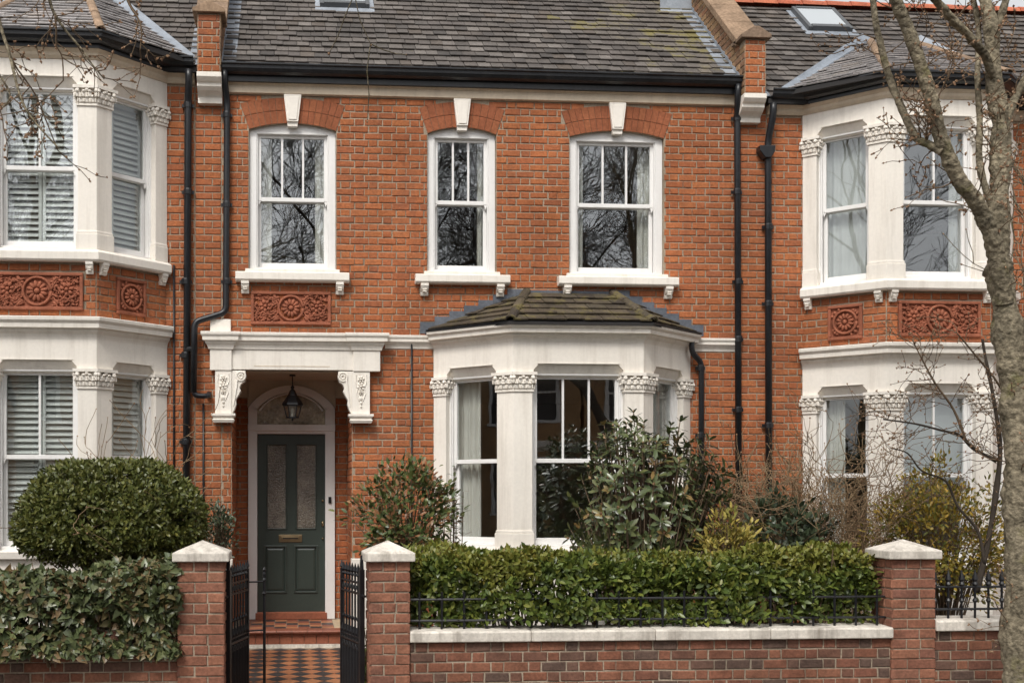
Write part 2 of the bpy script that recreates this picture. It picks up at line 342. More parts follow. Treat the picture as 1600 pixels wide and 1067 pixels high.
COURSE = .0779
def brick_rows(u0, u1, z0, z1, holes=(), course=COURSE, bond='flemish', phase=0.0, joint=.0118, zorg=-.2, clip=None):
    """bricks of a wall as (ua, ub, za, zb); holes are rectangles or callables z -> (ua, ub) or None."""
    outl = []; r0 = int(math.floor((z0 - zorg) / course + 1e-6)); r = r0
    st, hd = .195, .094; rnd = random.Random(int((u0 * 31 + z0 * 7 + phase * 13) * 1000))
    while True:
        za = zorg + r * course + joint / 2; zb = za + course - joint
        if za >= z1: break
        a, b = max(za, z0), min(zb, z1); zc = (a + b) / 2
        if b - a > .02:
            ints = [(u0, u1)] if clip is None else ([clip(zc)] if clip(zc) else [])
            for h in holes:
                iv = h(zc) if callable(h) else ((h[0], h[1]) if h[2] < zc < h[3] else None)
                if iv: ints = sub(ints, *iv)
            per = st + hd + 2 * joint
            u = phase + (per / 2 if r % 2 else 0); u += math.floor((u0 - u) / per - 1) * per
            k = 0
            while u < u1 + .3:
                wd = (st if k % 2 == 0 else hd) if bond == 'flemish' else st
                ua, ub = u, u + wd; u = ub + joint; k += 1
                j = rnd.uniform(-.003, .003)
                for x, y in ints:
                    p, q = max(ua + j, x + .003), min(ub + j, y - .003)
                    if q - p > .017: outl.append((p, q, a + rnd.uniform(-.0015, .0015), b + rnd.uniform(-.0015, .0015)))
        r += 1
    return outl

def chamfer_box(w, h, d, back=.012, ch=.006, jit=.0028):
    x, z = w / 2, h / 2; g = lambda: random.uniform(-jit, jit)
    vs = [(-x, back, -z), (x, back, -z), (x, back, z), (-x, back, z)]
    k = [(g(), g()) for _ in range(4)]
    vs += [(a + p, -d + ch * .8, b + q) for (a, b), (p, q) in zip(((-x, -z), (x, -z), (x, z), (-x, z)), k)]
    vs += [(a + p + g(), -d + g() * .5, b + q + g()) for (a, b), (p, q) in zip(((-x + ch, -z + ch), (x - ch, -z + ch), (x - ch, z - ch), (-x + ch, z - ch)), k)]
    fs = []
    for i in range(4):
        j = (i + 1) % 4
        fs += [(i, j, 4 + j, 4 + i), (4 + i, 4 + j, 8 + j, 8 + i)]
    return vs, fs + [(8, 9, 10, 11)]
_bm = {}
def emit_bricks(parent, bricks, M, mat, n_ind=300, key=None, d=.008, name='brick', rest='bricks'):
    """the first n_ind bricks by key are objects of their own, the others one joined part."""
    bricks = sorted(bricks, key=key) if key else list(bricks)
    for (ua, ub, za, zb) in bricks[:n_ind]:
        wd, ht = round((ub - ua) / .002) * .002, round((zb - za) / .002) * .002
        kk = (wd, ht, d, mat, random.randrange(3))
        if kk not in _bm:
            vs, fs = chamfer_box(wd, ht, d); _bm[kk] = MB().add(vs, fs).mesh(name, mat)
        ob(name, _bm[kk], parent, M @ Matrix.Translation(((ua + ub) / 2, random.uniform(-.0025, .0025), (za + zb) / 2)))
    b = bricks[n_ind:]
    if b:
        mb = MB()
        for (ua, ub, za, zb) in b:
            vs, fs = chamfer_box(ub - ua, zb - za, d); cx, cz, cy = (ua + ub) / 2, (za + zb) / 2, random.uniform(-.0025, .0025)
            mb.add([(x + cx, y + cy, z + cz) for x, y, z in vs], fs, random.random())
        o = mb.build(rest, mat, parent, M); o['kind'] = 'stuff'

def panel_with_holes(mb, u0, u1, z0, z1, holes, v0=0.0, v1=.22):
    """a wall slab with rectangular holes: faces only where they show."""
    xs = sorted({u0, u1, *[h[0] for h in holes], *[h[1] for h in holes]}); zs = sorted({z0, z1, *[h[2] for h in holes], *[h[3] for h in holes]})
    xs = [x for x in xs if u0 <= x <= u1]; zs = [z for z in zs if z0 <= z <= z1]
    solid = lambda i, j: 0 <= i < len(xs) - 1 and 0 <= j < len(zs) - 1 and not any(h[0] < (xs[i] + xs[i + 1]) / 2 < h[1] and h[2] < (zs[j] + zs[j + 1]) / 2 < h[3] for h in holes)
    for i in range(len(xs) - 1):
        for j in range(len(zs) - 1):
            if not solid(i, j): continue
            a, b, c, e = xs[i], xs[i + 1], zs[j], zs[j + 1]
            for v, fl in ((v0, 0), (v1, 1)):
                q = [(a, v, c), (b, v, c), (b, v, e), (a, v, e)]; mb.add(q, [(0, 1, 2, 3) if not fl else (3, 2, 1, 0)])
            if not solid(i - 1, j): mb.add([(a, v0, c), (a, v1, c), (a, v1, e), (a, v0, e)], [(3, 2, 1, 0)])
            if not solid(i + 1, j): mb.add([(b, v0, c), (b, v1, c), (b, v1, e), (b, v0, e)], [(0, 1, 2, 3)])
            if not solid(i, j - 1): mb.add([(a, v0, c), (b, v0, c), (b, v1, c), (a, v1, c)], [(3, 2, 1, 0)])
            if not solid(i, j + 1): mb.add([(a, v0, e), (b, v0, e), (b, v1, e), (a, v1, e)], [(0, 1, 2, 3)])

# ------------------------------------------------------------------ windows, columns, ornaments
def arc(wd, rise, zs, n=12):
    if rise < 1e-4: return [(-wd / 2, zs), (wd / 2, zs)]
    rad = (wd * wd / 4 + rise * rise) / (2 * rise); a = math.asin(wd / 2 / rad)
    return [(rad * math.sin(-a + 2 * a * i / n), zs + rise - rad + rad * math.cos(-a + 2 * a * i / n)) for i in range(n + 1)]

def sash_window(parent, M, uc, wd, zb, zs, rise, zm, nb, glass='glass', fw=.095, v0=.05, low_nb=0, head=.05, bot=.05):
    T = M @ Matrix.Translation((uc, 0, 0)); h = wd / 2
    f = MB()
    f.box(-h, -h + fw, v0, v0 + .15, zb, zs); f.box(h - fw, h, v0, v0 + .15, zb, zs)
    f.prism([(-h + fw, zs - head), (h - fw, zs - head)] + [(min(max(u, -h), h), z) for u, z in reversed(arc(wd, rise, zs + .001))][0:] if rise > 0 else [(-h, zs - head), (h, zs - head), (h, zs), (-h, zs)], 'y', v0 + .002, v0 + .148)
    f.box(-h + fw, h - fw, v0 - .015, v0 + .149, zb, zb + bot)
    # a bead round the opening of the box frame
    f.box(-h + fw, -h + fw + .014, v0 + .012, v0 + .05, zb + bot, zs - head); f.box(h - fw - .014, h - fw, v0 + .012, v0 + .05, zb + bot, zs - head)
    win = f.build('window', 'white_paint', parent, T, bevel=.004)
    a, b = -h + fw + .006, h - fw - .006
    st = .042
    up = MB(); v = v0 + .045
    up.box(a, a + st, v, v + .04, zm - .015, zs - head); up.box(b - st, b, v, v + .04, zm - .015, zs - head)
    up.box(a + st, b - st, v + .001, v + .039, zs - head - .035, zs - head); up.box(a + st, b - st, v + .001, v + .039, zm - .02, zm + .025)
    for s in (-1, 1):                                   # sash horns
        e = a if s < 0 else b - st
        up.prism([(e, zm - .015), (e + st, zm - .015), (e + st * (.75 if s > 0 else .6), zm - .05), (e + st * (.4 if s > 0 else .25), zm - .075), (e + st * .3, zm - .05)], 'y', v + .004, v + .036)
    up.build('sash', 'white_paint', win, T, bevel=.003)
    lo = MB(); v2 = v0 + .09
    lo.box(a, a + st, v2, v2 + .04, zb + bot, zm + .02); lo.box(b - st, b, v2, v2 + .04, zb + bot, zm + .02)
    lo.box(a + st, b - st, v2 + .001, v2 + .039, zb + bot, zb + bot + .07); lo.box(a + st, b - st, v2 + .001, v2 + .039, zm - .022, zm + .019)
    lo.build('sash', 'white_paint', win, T, bevel=.003)
    def panes(n, v, z0, z1):
        ed = [a + st + (b - a - 2 * st) * i / (n + 1) for i in range(n + 2)]
        for i in range(n):
            MB().box(ed[i + 1] - .011, ed[i + 1] + .011, v - .014, v + .014, z0, z1).build('glazing_bar', 'white_paint', win, T)
        for i in range(n + 1):
            MB().box(ed[i] + (.011 if i else 0), ed[i + 1] - (.011 if i < n else 0), v - .002, v + .002, z0, z1).build('pane', glass, win, T)
    panes(nb, v + .02, zm + .025, zs - head - .035)
    panes(low_nb, v2 + .02, zb + bot + .07, zm - .022)
    return win

def bracket(parent, M, u, z1, wd=.085, h=.13, d=.10):
    """small moulded bracket under a sill, hanging from z1."""
    pr = [(0, z1), (-d, z1), (-d, z1 - .03), (-d + .012, z1 - .036), (-d + .012, z1 - .05), (-d * .75, z1 - h * .55), (-d * .5, z1 - h * .72), (-d * .52, z1 - h * .8), (-d * .42, z1 - h), (0, z1 - h)]
    mb = MB().prism(pr, 'x', u - wd / 2, u + wd / 2)
    for i in (1, 2): mb.box(u - wd / 2 + .02, u + wd / 2 - .02, -d * .85 - .004, -d * .5, z1 - .05 - i * .022, z1 - .038 - i * .022)
    return mb.build('sill_bracket', 'stone_white', parent, M)

def rosette(mb, c, r, n, M3=None, y=-.02, lift=.022):
    """flower relief facing -v at (u, w) = c."""
    for i in range(n):
        t = 2 * math.pi * i / n + .2
        d = Vector((math.cos(t), 0, math.sin(t))); s = Vector((-math.sin(t), 0, math.cos(t)))
        mb.blob(Vector((c[0], y, c[1])) + d * r * .62, (r * .40, r * .20 if n > 7 else r * .3, lift), (d, s, Vector((0, 1, 0))), 6, 4)
    mb.blob((c[0], y - .012, c[1]), (r * .28, r * .28, lift), (Vector((1, 0, 0)), Vector((0, 0, 1)), Vector((0, 1, 0))), 8, 4)
def ring(mb, c, r, tr, y, a0=0, a1=2 * math.pi, n=20, squash=1.0):
    mb.tube([(c[0] + r * math.cos(a0 + (a1 - a0) * i / n), y, c[1] + r * squash * math.sin(a0 + (a1 - a0) * i / n)) for i in range(n + 1)], tr, 6)
def leaf_relief(mb, p, ang, l, wd, y):
    d = Vector((math.cos(ang), 0, math.sin(ang))); s = Vector((-math.sin(ang), 0, math.cos(ang)))
    mb.blob(Vector((p[0], y, p[1])) + d * l * .5, (l * .55, wd, .016), (d, s, Vector((0, 1, 0))), 6, 4)

def terracotta(parent, M, u0, u1, z0, z1, square=False):
    """terracotta panel with carved scrolls, in a moulded frame."""
    fw = .035
    f = MB()
    f.box(u0, u1, -.008, .02, z0, z1)
    p = f.build('terracotta_panel', 'terracotta', parent, M)
    fr = MB()
    for (a, b, c, d) in ((u0, u1, z1 - fw, z1), (u0, u1, z0, z0 + fw), (u0, u0 + fw, z0 + fw, z1 - fw), (u1 - fw, u1, z0 + fw, z1 - fw)):
        fr.box(a, b, -.035, -.004, c, d)
    fr.build('panel_frame', 'terracotta', p, M, bevel=.008)
    cu, cz = (u0 + u1) / 2, (z0 + z1) / 2; h = z1 - z0 - 2 * fw; wd = u1 - u0 - 2 * fw
    rnd = random.Random(3)
    r = h * (.40 if square else .45)
    m1 = MB(); rosette(m1, (cu, cz), r * .80, 12); m1.build('rosette', 'terracotta', p, M, smooth=True)
    m2 = MB(); ring(m2, (cu, cz), r, .016, -.022)
    if square:
        for sx in (-1, 1):
            for sz in (-1, 1):
                leaf_relief(m2, (cu + sx * r * .72, cz + sz * r * .72), math.atan2(sz, sx), h * .16, .02, -.016)
                leaf_relief(m2, (cu + sx * r * .95, cz + sz * r * .5), math.atan2(sz, sx) + .5, h * .14, .016, -.016)
                leaf_relief(m2, (cu + sx * r * .5, cz + sz * r * .95), math.atan2(sz, sx) - .5, h * .14, .016, -.016)
    else:
        for s in (-1, 1):
            c2 = (cu + s * (wd * .5 - h * .42), cz + .02)
            m3 = MB(); rosette(m3, c2, h * .25, 7); m3.build('rosette', 'terracotta', p, M, smooth=True)
            x0, x1 = cu + s * r * .95, cu + s * wd * .485
            for ph, am in ((0.0, .40), (math.pi, .40), (1.3, .30)):
                pts = [(x0 + (x1 - x0) * k / 22, -.018 - .006 * math.sin(k * .9 + ph), cz + h * am * math.sin(ph + k / 22 * 5.2) * (1 - .15 * k / 22)) for k in range(23)]
                m2.tube(pts, [.0125 - .005 * k / 22 for k in range(23)], 6)
                for k in range(3, 22, 4):
                    q = pts[k]; leaf_relief(m2, (q[0], q[2]), ph + k * .8, h * .16, .012, -.02)
            for i in range(150):
                x, z = cu + s * rnd.uniform(r, wd * .49), cz + rnd.uniform(-.46, .46) * h; dx, dz = x - c2[0], z - c2[1]; q = math.hypot(dx, dz); a = math.atan2(dz, dx)
                if q < h * .24 or math.hypot(x - cu, z - cz) < r * 1.1: continue
                if i % 4: leaf_relief(m2, (x, z), a + rnd.choice((-1.1, 1.1)) + rnd.uniform(-.5, .5), h * rnd.uniform(.09, .17), rnd.uniform(.007, .013), -.012 - rnd.uniform(0, .01))
                elif abs(z - cz) < h * .4 and abs(x - cu) < wd * .45: ring(m2, (x, z), h * .06, .007, -.016, a, a + 4.5, 8)
            for sz in (-1, 1):
                leaf_relief(m2, (cu + s * r * 1.08, cz + sz * h * .30), math.atan2(sz, s * .9), h * .26, .02, -.018)
                leaf_relief(m2, (cu + s * r * 1.12, cz + sz * h * .12), math.atan2(sz * .4, s), h * .20, .018, -.018)
    m2.build('scroll', 'terracotta', p, M, smooth=True)
    return p

def col_poly(path, i, a, o, t):
    """plan of a column at corner i of the path: a = width along each side, o = proud of the path, t = thickness inward."""
    p = Vector(path[i]); nrm = []; dr = []
    for k, j in ((-1, i - 1), (1, i + 1)):
        if 0 <= j < len(path):
            d = (Vector(path[j]) - p).normalized(); dr.append(d); f = d * k; nrm.append(Vector((f.y, -f.x)))
    if len(dr) == 2:
        m = (nrm[0] + nrm[1]) / (1 + nrm[0].dot(nrm[1]))
        e = o * math.tan(math.acos(max(-1, min(1, nrm[0].dot(nrm[1])))) / 2)
        return [p + dr[0] * a + nrm[0] * o, p + m * o, p + dr[1] * a + nrm[1] * o, p + dr[1] * a - nrm[1] * t, p - m * t, p + dr[0] * a - nrm[0] * t]
    q = [p + dr[0] * 0 + nrm[0] * o, p + dr[0] * a + nrm[0] * o, p + dr[0] * a - nrm[0] * t, p - nrm[0] * t]
    return q
def column(parent, path, i, a, zb, zt, caph=.205, base=.20, o=.02, t=.14):
    shaft = MB().prism(col_poly(path, i, a, o, t), 'z', zb + .001, zt)
    c = shaft.build('column', 'stone_white', parent, bevel=.004)
    bs = MB().prism(col_poly(path, i, a + .018, o + .018, t), 'z', zb, zb + base - .03).prism(col_poly(path, i, a + .01, o + .01, t), 'z', zb + base - .03, zb + base)
    bs.build('column_base', 'stone_white', c, bevel=.006)
    cp = MB(); z0 = zt - caph
    cp.prism(col_poly(path, i, a + .014, o + .014, t), 'z', z0, z0 + .022)
    cp.prism(col_poly(path, i, a + .004, o + .004, t - .01), 'z', z0 + .022, zt - .03)
    cp.prism(col_poly(path, i, a + .045, o + .045, t), 'z', zt - .03, zt + .002)
    # two tiers of curled leaves
    pl = col_poly(path, i, a, o, t); fc = [(pl[0], pl[1]), (pl[1], pl[2])] if len(pl) == 6 else [(pl[0], pl[1])]
    if len(pl) == 6: fc.append((pl[2], pl[3])); fc.append((pl[5], pl[0]))
    else: fc.append((pl[1], pl[2]))
    cen = sum(pl, Vector((0, 0))) / len(pl)
    for (p, q) in fc:
        d = (q - p); L = d.length; d.normalize(); n = Vector((d.y, -d.x))
        if n.dot((p + q) / 2 - cen) < 0: n = -n
        D, Nn, Z = Vector((d.x, d.y, 0)), Vector((n.x, n.y, 0)), Vector((0, 0, 1))
        k = max(2, round(L / .062))
        for row, (zc, hh) in enumerate(((z0 + .06, .036), (z0 + .115, .036))):
            for j in range(k + (row == 1)):
                u = (j + (.5 if row == 0 else 0)) * L / k
                b = Vector((p.x, p.y, zc)) + D * u + Nn * (.012 + .012 * row)
                cp.blob(b, (L / k * .42, .014, hh), (D, Nn, Z), 6, 4)
                cp.blob(b + Nn * .018 + Z * hh * .75, (L / k * .30, .016, .013), (D, Nn, Z), 6, 4)
                for s in (-1, 1): cp.blob(b + D * s * L / k * .42 + Nn * .008 + Z * (-.01), (L / k * .13, .012, hh * .8), (D, Nn, Z), 5, 3)
        for u in (0, L):
            b = Vector((p.x, p.y, zt - .055)) + D * u + Nn * .03
            cp.blob(b, (.026, .024, .026), (D, Nn, Z), 7, 5)
        cp.blob(Vector((p.x, p.y, zt - .045)) + D * L / 2 + Nn * .028, (.024, .018, .02), (D, Nn, Z), 6, 4)
    cp.build('capital', 'stone_white', c)
    return c

CORN = [(-.02, 0), (.025, 0), (.03, .018), (.045, .045), (.078, .072), (.082, .092), (.128, .100), (.132, .142), (.142, .150), (.160, .168), (.164, .196), (.15, .203), (-.02, .21)]
def cornice(parent, path, z0, z1, out=1.0, name='cornice', mat='stone_white'):
    return MB().sweep(path, [(o * out, z0 + (z1 - z0) * z / .21) for o, z in CORN]).build(name, mat, parent)

def bay_path(cx, hf, hb, p, y0=0.0):
    return [(cx - hb, y0), (cx - hf, -p), (cx + hf, -p), (cx + hb, y0)]
def off_path(path, o):
    n = len(path); res = []
    for i, p in enumerate(path):
        ns = []
        for a, b in ((i - 1, i), (i, i + 1)):
            if 0 <= a and b < n:
                d = (Vector(path[b]) - Vector(path[a])).normalized(); ns.append(Vector((d.y, -d.x)))
        m = ns[0] if len(ns) == 1 else (ns[0] + ns[1]) / (1 + ns[0].dot(ns[1]))
        res.append((p[0] + m.x * o, p[1] + m.y * o))
    return res

def bay_storey(house, path, z_sill, z_glass_top, z_ent0, z_ent1, zm, a_col, nb, glass='glass', z_cap=None, sidecol=.16):
    """columns, entablature and sash windows of one storey of a canted bay."""
    zc = z_cap or z_ent0
    RH = .075                                   # depth of the recess above the capitals
    for i in range(4):
        c = column(house, path, i, a_col if i in (1, 2) else sidecol, z_sill, zc)
        MB().prism(col_poly(path, i, (a_col if i in (1, 2) else sidecol) + .012, .0205, .14), 'z', zc + .0025, z_ent0 + RH + .001).build('impost_block', 'stone_white', c)
    MB().sweep(path, [(-.14, z_ent0 + RH), (.02, z_ent0 + RH), (.02, z_ent1), (-.14, z_ent1)]).build('entablature', 'stone_white', house)
    inner = off_path(path, -.05)
    for k in range(3):
        M, L = plane_M(path[k], path[k + 1])
        l0 = a_col if k != 0 else sidecol; l1 = a_col if k != 2 else sidecol
        u0, u1 = l0, L - l1
        # stops at both ends of the recessed lintel
        for e, s in ((u0, 1), (u1, -1)):
            MB().prism([(e + s * .011, z_ent0 + .012), (e + s * .012 + s * .055, z_ent0 + RH), (e + s * .011, z_ent0 + RH)][::s], 'y', -.0195, .06).build('lintel_stop', 'stone_white', house, M)
        MB().prism([(-.0, z_ent0 + RH - .001), (.135, z_ent0 + RH - .001), (.135, z_glass_top), (.075, z_glass_top), (.06, z_glass_top + .02)], 'x', u0 - .02, u1 + .02).build('window_head', 'stone_white', house, M)
        MB().box(u0 + .05, u1 - .05, -.026, -.019, z_ent0 + RH + .004, z_ent0 + RH + .014).build('lintel_moulding', 'stone_white', house, M)
        sash_window(house, M, (u0 + u1) / 2, u1 - u0 + .05, z_sill, z_glass_top + .055, 0, zm, nb[k], glass if k == 1 else 'glass_side', fw=.05 if k == 1 else .045, v0=.05, head=.04, bot=.045)

# ------------------------------------------------------------------ roofs
def slate_plane(roof, O, U, S, mat_fn, poly, exposure, width, n_ind, skip=None, seed=1, jit=.35, th=.013):
    """slates laid over the polygon (u, s) of a roof plane; O + u U + s S. Lowest rows are objects of their own."""
    N = U.cross(S).normalized()
    if N.z < 0: N = -N
    rnd = random.Random(seed); rows = []
    smax = max(p[1] for p in poly); smin = min(p[1] for p in poly)
    def span(s):
        xs = []
        for i in range(len(poly)):
            (a, b), (c, d) = poly[i], poly[(i + 1) % len(poly)]
            if (b <= s < d) or (d <= s < b): xs.append(a + (c - a) * (s - b) / (d - b))
        return (min(xs), max(xs)) if len(xs) >= 2 else None
    s = smin; r = 0; items = []
    while s < smax - .02:
        sp = span(s + exposure * .5)
        if sp:
            u = sp[0] - rnd.uniform(0, width * jit) - (width / 2 if r % 2 else 0)
            while u < sp[1]:
                wd = width * rnd.uniform(.86, 1.12)
                a, b = max(u + .003, sp[0]), min(u + wd - .003, sp[1])
                if b - a > .03 and not (skip and skip((a + b) / 2, s + exposure * .5)):
                    items.append((a, b, s, min(s + exposure * 1.35, smax), rnd.uniform(-.003, .006), rnd.uniform(-.010, .010), rnd.random()))
                u += wd
        s += exposure; r += 1
    ind = items[:n_ind]; rest = items[n_ind:]
    cache = {}
    base = Matrix(((U.x, S.x, N.x, O.x), (U.y, S.y, N.y, O.y), (U.z, S.z, N.z, O.z), (0, 0, 0, 1)))
    def geo(a, b, s0, s1, dn):
        h = .014 + th + dn
        return [(a, s0, h - th), (b, s0, h - th), (b, s1, -.006), (a, s1, -.006), (a, s0, h), (b, s0, h), (b, s1, .002), (a, s1, .002)]
    FS = [(0, 3, 2, 1), (4, 5, 6, 7), (0, 1, 5, 4), (1, 2, 6, 5), (3, 0, 4, 7)]
    for (a, b, s0, s1, dn, ds, rr) in ind:
        k = (round((b - a) / .008), round((s1 - s0) / .01), mat_fn((a + b) / 2, s0))
        if k not in cache:
            wd = k[0] * .008
            cache[k] = MB().add(geo(-wd / 2, wd / 2, 0, k[1] * .01, 0), FS).mesh('slate', k[2], fix=False)
        ob('slate', cache[k], roof, base @ Matrix.Translation(((a + b) / 2, s0 + ds, dn)))
    groups = {}
    for it in rest: groups.setdefault(mat_fn((it[0] + it[1]) / 2, it[2]), []).append(it)
    for mt, its in groups.items():
        mb = MB()
        for (a, b, s0, s1, dn, ds, rr) in its: mb.add(geo(a, b, s0 + ds, s1, dn), FS, rr)
        o = mb.build('slates', mt, roof, base, fix=False); o['kind'] = 'stuff'

def ridge_tiles(roof, p, q, n, r, mat, name='ridge_tile', up=(0, 0, 1)):
    """half-round capping tiles from p to q, each overlapping the next."""
    p, q = Vector(p), Vector(q); d = (q - p).normalized(); L = (q - p).length / n
    s = d.cross(Vector(up)).normalized(); u = s.cross(d).normalized()
    mb = MB(); k = 6; vs = []
    for e, rr in ((0, r * 1.06), (L * 1.04, r * .94)):
        for i in range(k + 1):
            t = math.pi * (i / k); vs.append((e, rr * math.cos(t), rr * math.sin(t) * .8))
    for e, rr in ((0, r * .86), (L * 1.04, r * .74)):
        for i in range(k + 1):
            t = math.pi * (i / k); vs.append((e, rr * math.cos(t), rr * math.sin(t) * .8 - .004))
    m = k + 1
    fs = [(i, i + 1, m + i + 1, m + i) for i in range(k)] + [(i, 2 * m + i, 2 * m + i + 1, i + 1) for i in range(k)]
    fs += [(m + i, m + i + 1, 3 * m + i + 1, 3 * m + i) for i in range(k)]
    me = mb.add(vs, fs).mesh(name, mat)
    for i in range(n):
        o = p + d * L * i
        ob(name, me, roof, Matrix(((d.x, s.x, u.x, o.x), (d.y, s.y, u.y, o.y), (d.z, s.z, u.z, o.z), (0, 0, 0, 1))))

GUT = [(0, 0), (.035, -.005), (.075, .012), (.10, .045), (.102, .075), (.125, .085), (.125, .10), (.10, .105), (.095, .06), (.07, .035), (.03, .02), (0, .02)]
def gutter(house, path, z, s=1.0):
    MB().sweep(path, [(o * s, z + h * s) for o, h in GUT]).build('gutter', 'black_paint', house)

def pipe(house, pts, r=.038, n=10, collars=(), name='drainpipe', bend=True):
    mb = MB().tube(pts, r, n)
    p = mb.build(name, 'black_paint', house, smooth=True)
    for c in collars:
        mb = MB(); c = Vector(c)
        mb.lathe([(r * 1.0, c.z - .035), (r * 1.16, c.z - .03), (r * 1.18, c.z + .02), (r * 1.10, c.z + .035), (r * 1.0, c.z + .036)], (c.x, c.y), 10)
        mb.box(c.x - r * 1.7, c.x + r * 1.7, c.y + r * .4, c.y + r * .4 + .02, c.z - .018, c.z + .018)
        mb.build('pipe_collar', 'black_paint', p)
    return p

def curtain(label, x0, x1, y, z0, z1, mat='curtain', folds=7, amp=.03, gather=None, name='curtain', group=None, M=None, seed=0):
    """a hanging sheet with folds; gather = (fraction of the height, x it is pulled towards, how much)."""
    rnd = random.Random(seed); n = folds * 8; mb = MB(); nz = 8
    ph = [rnd.uniform(-.4, .4) for _ in range(folds + 1)]
    rows = []
    for j in range(nz + 1):
        z = z0 + (z1 - z0) * j / nz; row = []
        for i in range(n + 1):
            t = i / n; x = x0 + (x1 - x0) * t
            if gather:
                k = max(0, 1 - abs((j / nz - gather[0]) / .55)); x = x + (gather[1] - x) * gather[2] * k * k
            y2 = y + amp * math.sin(t * folds * 2 * math.pi + ph[int(t * folds)] + .3 * math.sin(j * .7)) * (.6 + .4 * math.sin(t * 9 + 1))
            row.append((x, y2, z))
        rows.append(row)
    k = n + 1
    vs = [v for r in rows for v in r] + [(x, yy + .006, z) for r in rows for (x, yy, z) in r]
    tot = k * (nz + 1)
    fs = []
    for j in range(nz):
        for i in range(n):
            a = j * k + i; fs.append((a, a + 1, a + k + 1, a + k)); fs.append((tot + a, tot + a + k, tot + a + k + 1, tot + a + 1))
    mb.add(vs, fs)
    o = mb.build(name, mat, None, M, smooth=True, fix=False)
    return tag(o, label, 'curtain', group)

def shutter(label, M, u0, u1, z0, z1, v, pitch=.064, tilt=47, tiers=1):
    """hinged louvre panel: frame and slats."""
    loc = M @ Vector(((u0 + u1) / 2, v, z0))
    t = thing('window_shutter', label, 'shutter', loc)
    st = .034
    f = MB(); f.box(u0, u0 + st, v, v + .028, z0, z1); f.box(u1 - st, u1, v, v + .028, z0, z1)
    f.box(u0 + st, u1 - st, v + .001, v + .027, z0, z0 + .05); f.box(u0 + st, u1 - st, v + .001, v + .027, z1 - .05, z1)
    f.build('shutter_frame', 'shutter_white', t, M)
    wd = u1 - u0 - 2 * st - .004
    c, s = math.cos(R(tilt)), math.sin(R(tilt)); hw, ht = .035, .0045
    pr = [(-hw * c - ht * s, -hw * s + ht * c), (-hw * c + ht * s, -hw * s - ht * c), (hw * c + ht * s, hw * s - ht * c), (hw * c - ht * s, hw * s + ht * c)]
    me = MB().prism(pr, 'x', -wd / 2, wd / 2).mesh('slat', 'shutter_white')
    z = z0 + .05 + pitch / 2
    while z < z1 - .05 - pitch * .4:
        ob('slat', me, t, M @ Matrix.Translation(((u0 + u1) / 2, v + .014, z))); z += pitch
    return t

# ------------------------------------------------------------------ ground, path, pavement, road
YF = -3.57                                      # front face of the garden walls
def sheet(name, x0, x1, y0, y1, z, mat):
    return structure(MB().add([(x0, y0, z), (x1, y0, z), (x1, y1, z), (x0, y1, z)], [(0, 1, 2, 3)]).build(name, mat, fix=False))
sheet('ground', -150, 150, -200, 150, -.33, 'soil')
sheet('road', -60, 60, -14.2, -5.7, -.30, 'asphalt')
for nm, y0, y1 in (('pavement', -5.55, YF + .02), ('pavement', -16.4, -14.35)):
    pv = structure(MB().box(-40, 40, y0, y1, -.35, -.175).build(nm, 'mortar_grey'))
    xs = -12.0
    me = MB().add([(-.43, -.29, 0), (.43, -.29, 0), (.43, .29, 0), (-.43, .29, 0), (-.43, -.29, .012), (.43, -.29, .012), (.43, .29, .012), (-.43, .29, .012)],
                  [(4, 5, 6, 7), (0, 1, 5, 4), (1, 2, 6, 5), (2, 3, 7, 6), (3, 0, 4, 7)]).mesh('paving_slab', 'paving')
    yy = y0 + .33; r = 0
    while yy < y1 - .25:
        for i in range(24): ob('paving_slab', me, pv, Matrix.Translation((-10 + i * .88 + (.44 if r % 2 else 0), yy, -.174)))
        yy += .6; r += 1
for y in (-5.7, -14.35):
    kb = structure(MB().box(-40, 40, y, y + .148, -.36, -.19).build('kerb', 'mortar_grey'))
    me = MB().box(-.445, .445, -.074, .074, 0, .03).mesh('kerb_stone', 'kerb_stone')
    for i in range(22): ob('kerb_stone', me, kb, Matrix.Translation((-10 + i * .9, y + .074, -.189)))
gs = structure(MB().box(-14, 20, YF + .3, .3, -.34, -.03).build('garden_soil', 'soil'))
# front path of lozenge tiles
PX0, PX1 = -.70, .66
pa = structure(MB().box(PX0, PX1, -3.75, -.13, -.34, -.004).build('path', 'mortar_grey'))
dw, dd = .212, .285
loz = {}
for nm, mt in (('path_tile', 'tile_orange'), ('path_tile', 'tile_black')):
    h = .0045; a, b = dw / 2 - .004, dd / 2 - .005
    vs = [(-a, 0, 0), (0, -b, 0), (a, 0, 0), (0, b, 0), (-a, 0, h), (0, -b, h), (a, 0, h), (0, b, h)]
    loz[mt] = MB().add(vs, [(4, 5, 6, 7)] + [(i, (i + 1) % 4, 4 + (i + 1) % 4, 4 + i) for i in range(4)]).mesh(nm, mt)
for j in range(25):
    for i in range(7):
        x = PX0 + .12 + (i + (.5 if j % 2 else 0)) * dw; y = -.30 - j * dd / 2
        if x < PX1 - .1: ob('path_tile', loz['tile_black' if j % 2 == 0 else 'tile_orange'], pa, Matrix.Translation((x, y, -.0045)))
for s in (PX0 + .035, PX1 - .035):
    for i in range(11): MB().box(s - .03, s + .03, -.30 - (i + 1) * .31, -.305 - i * .31, -.004, .001).build('border_tile', 'tile_black', pa)

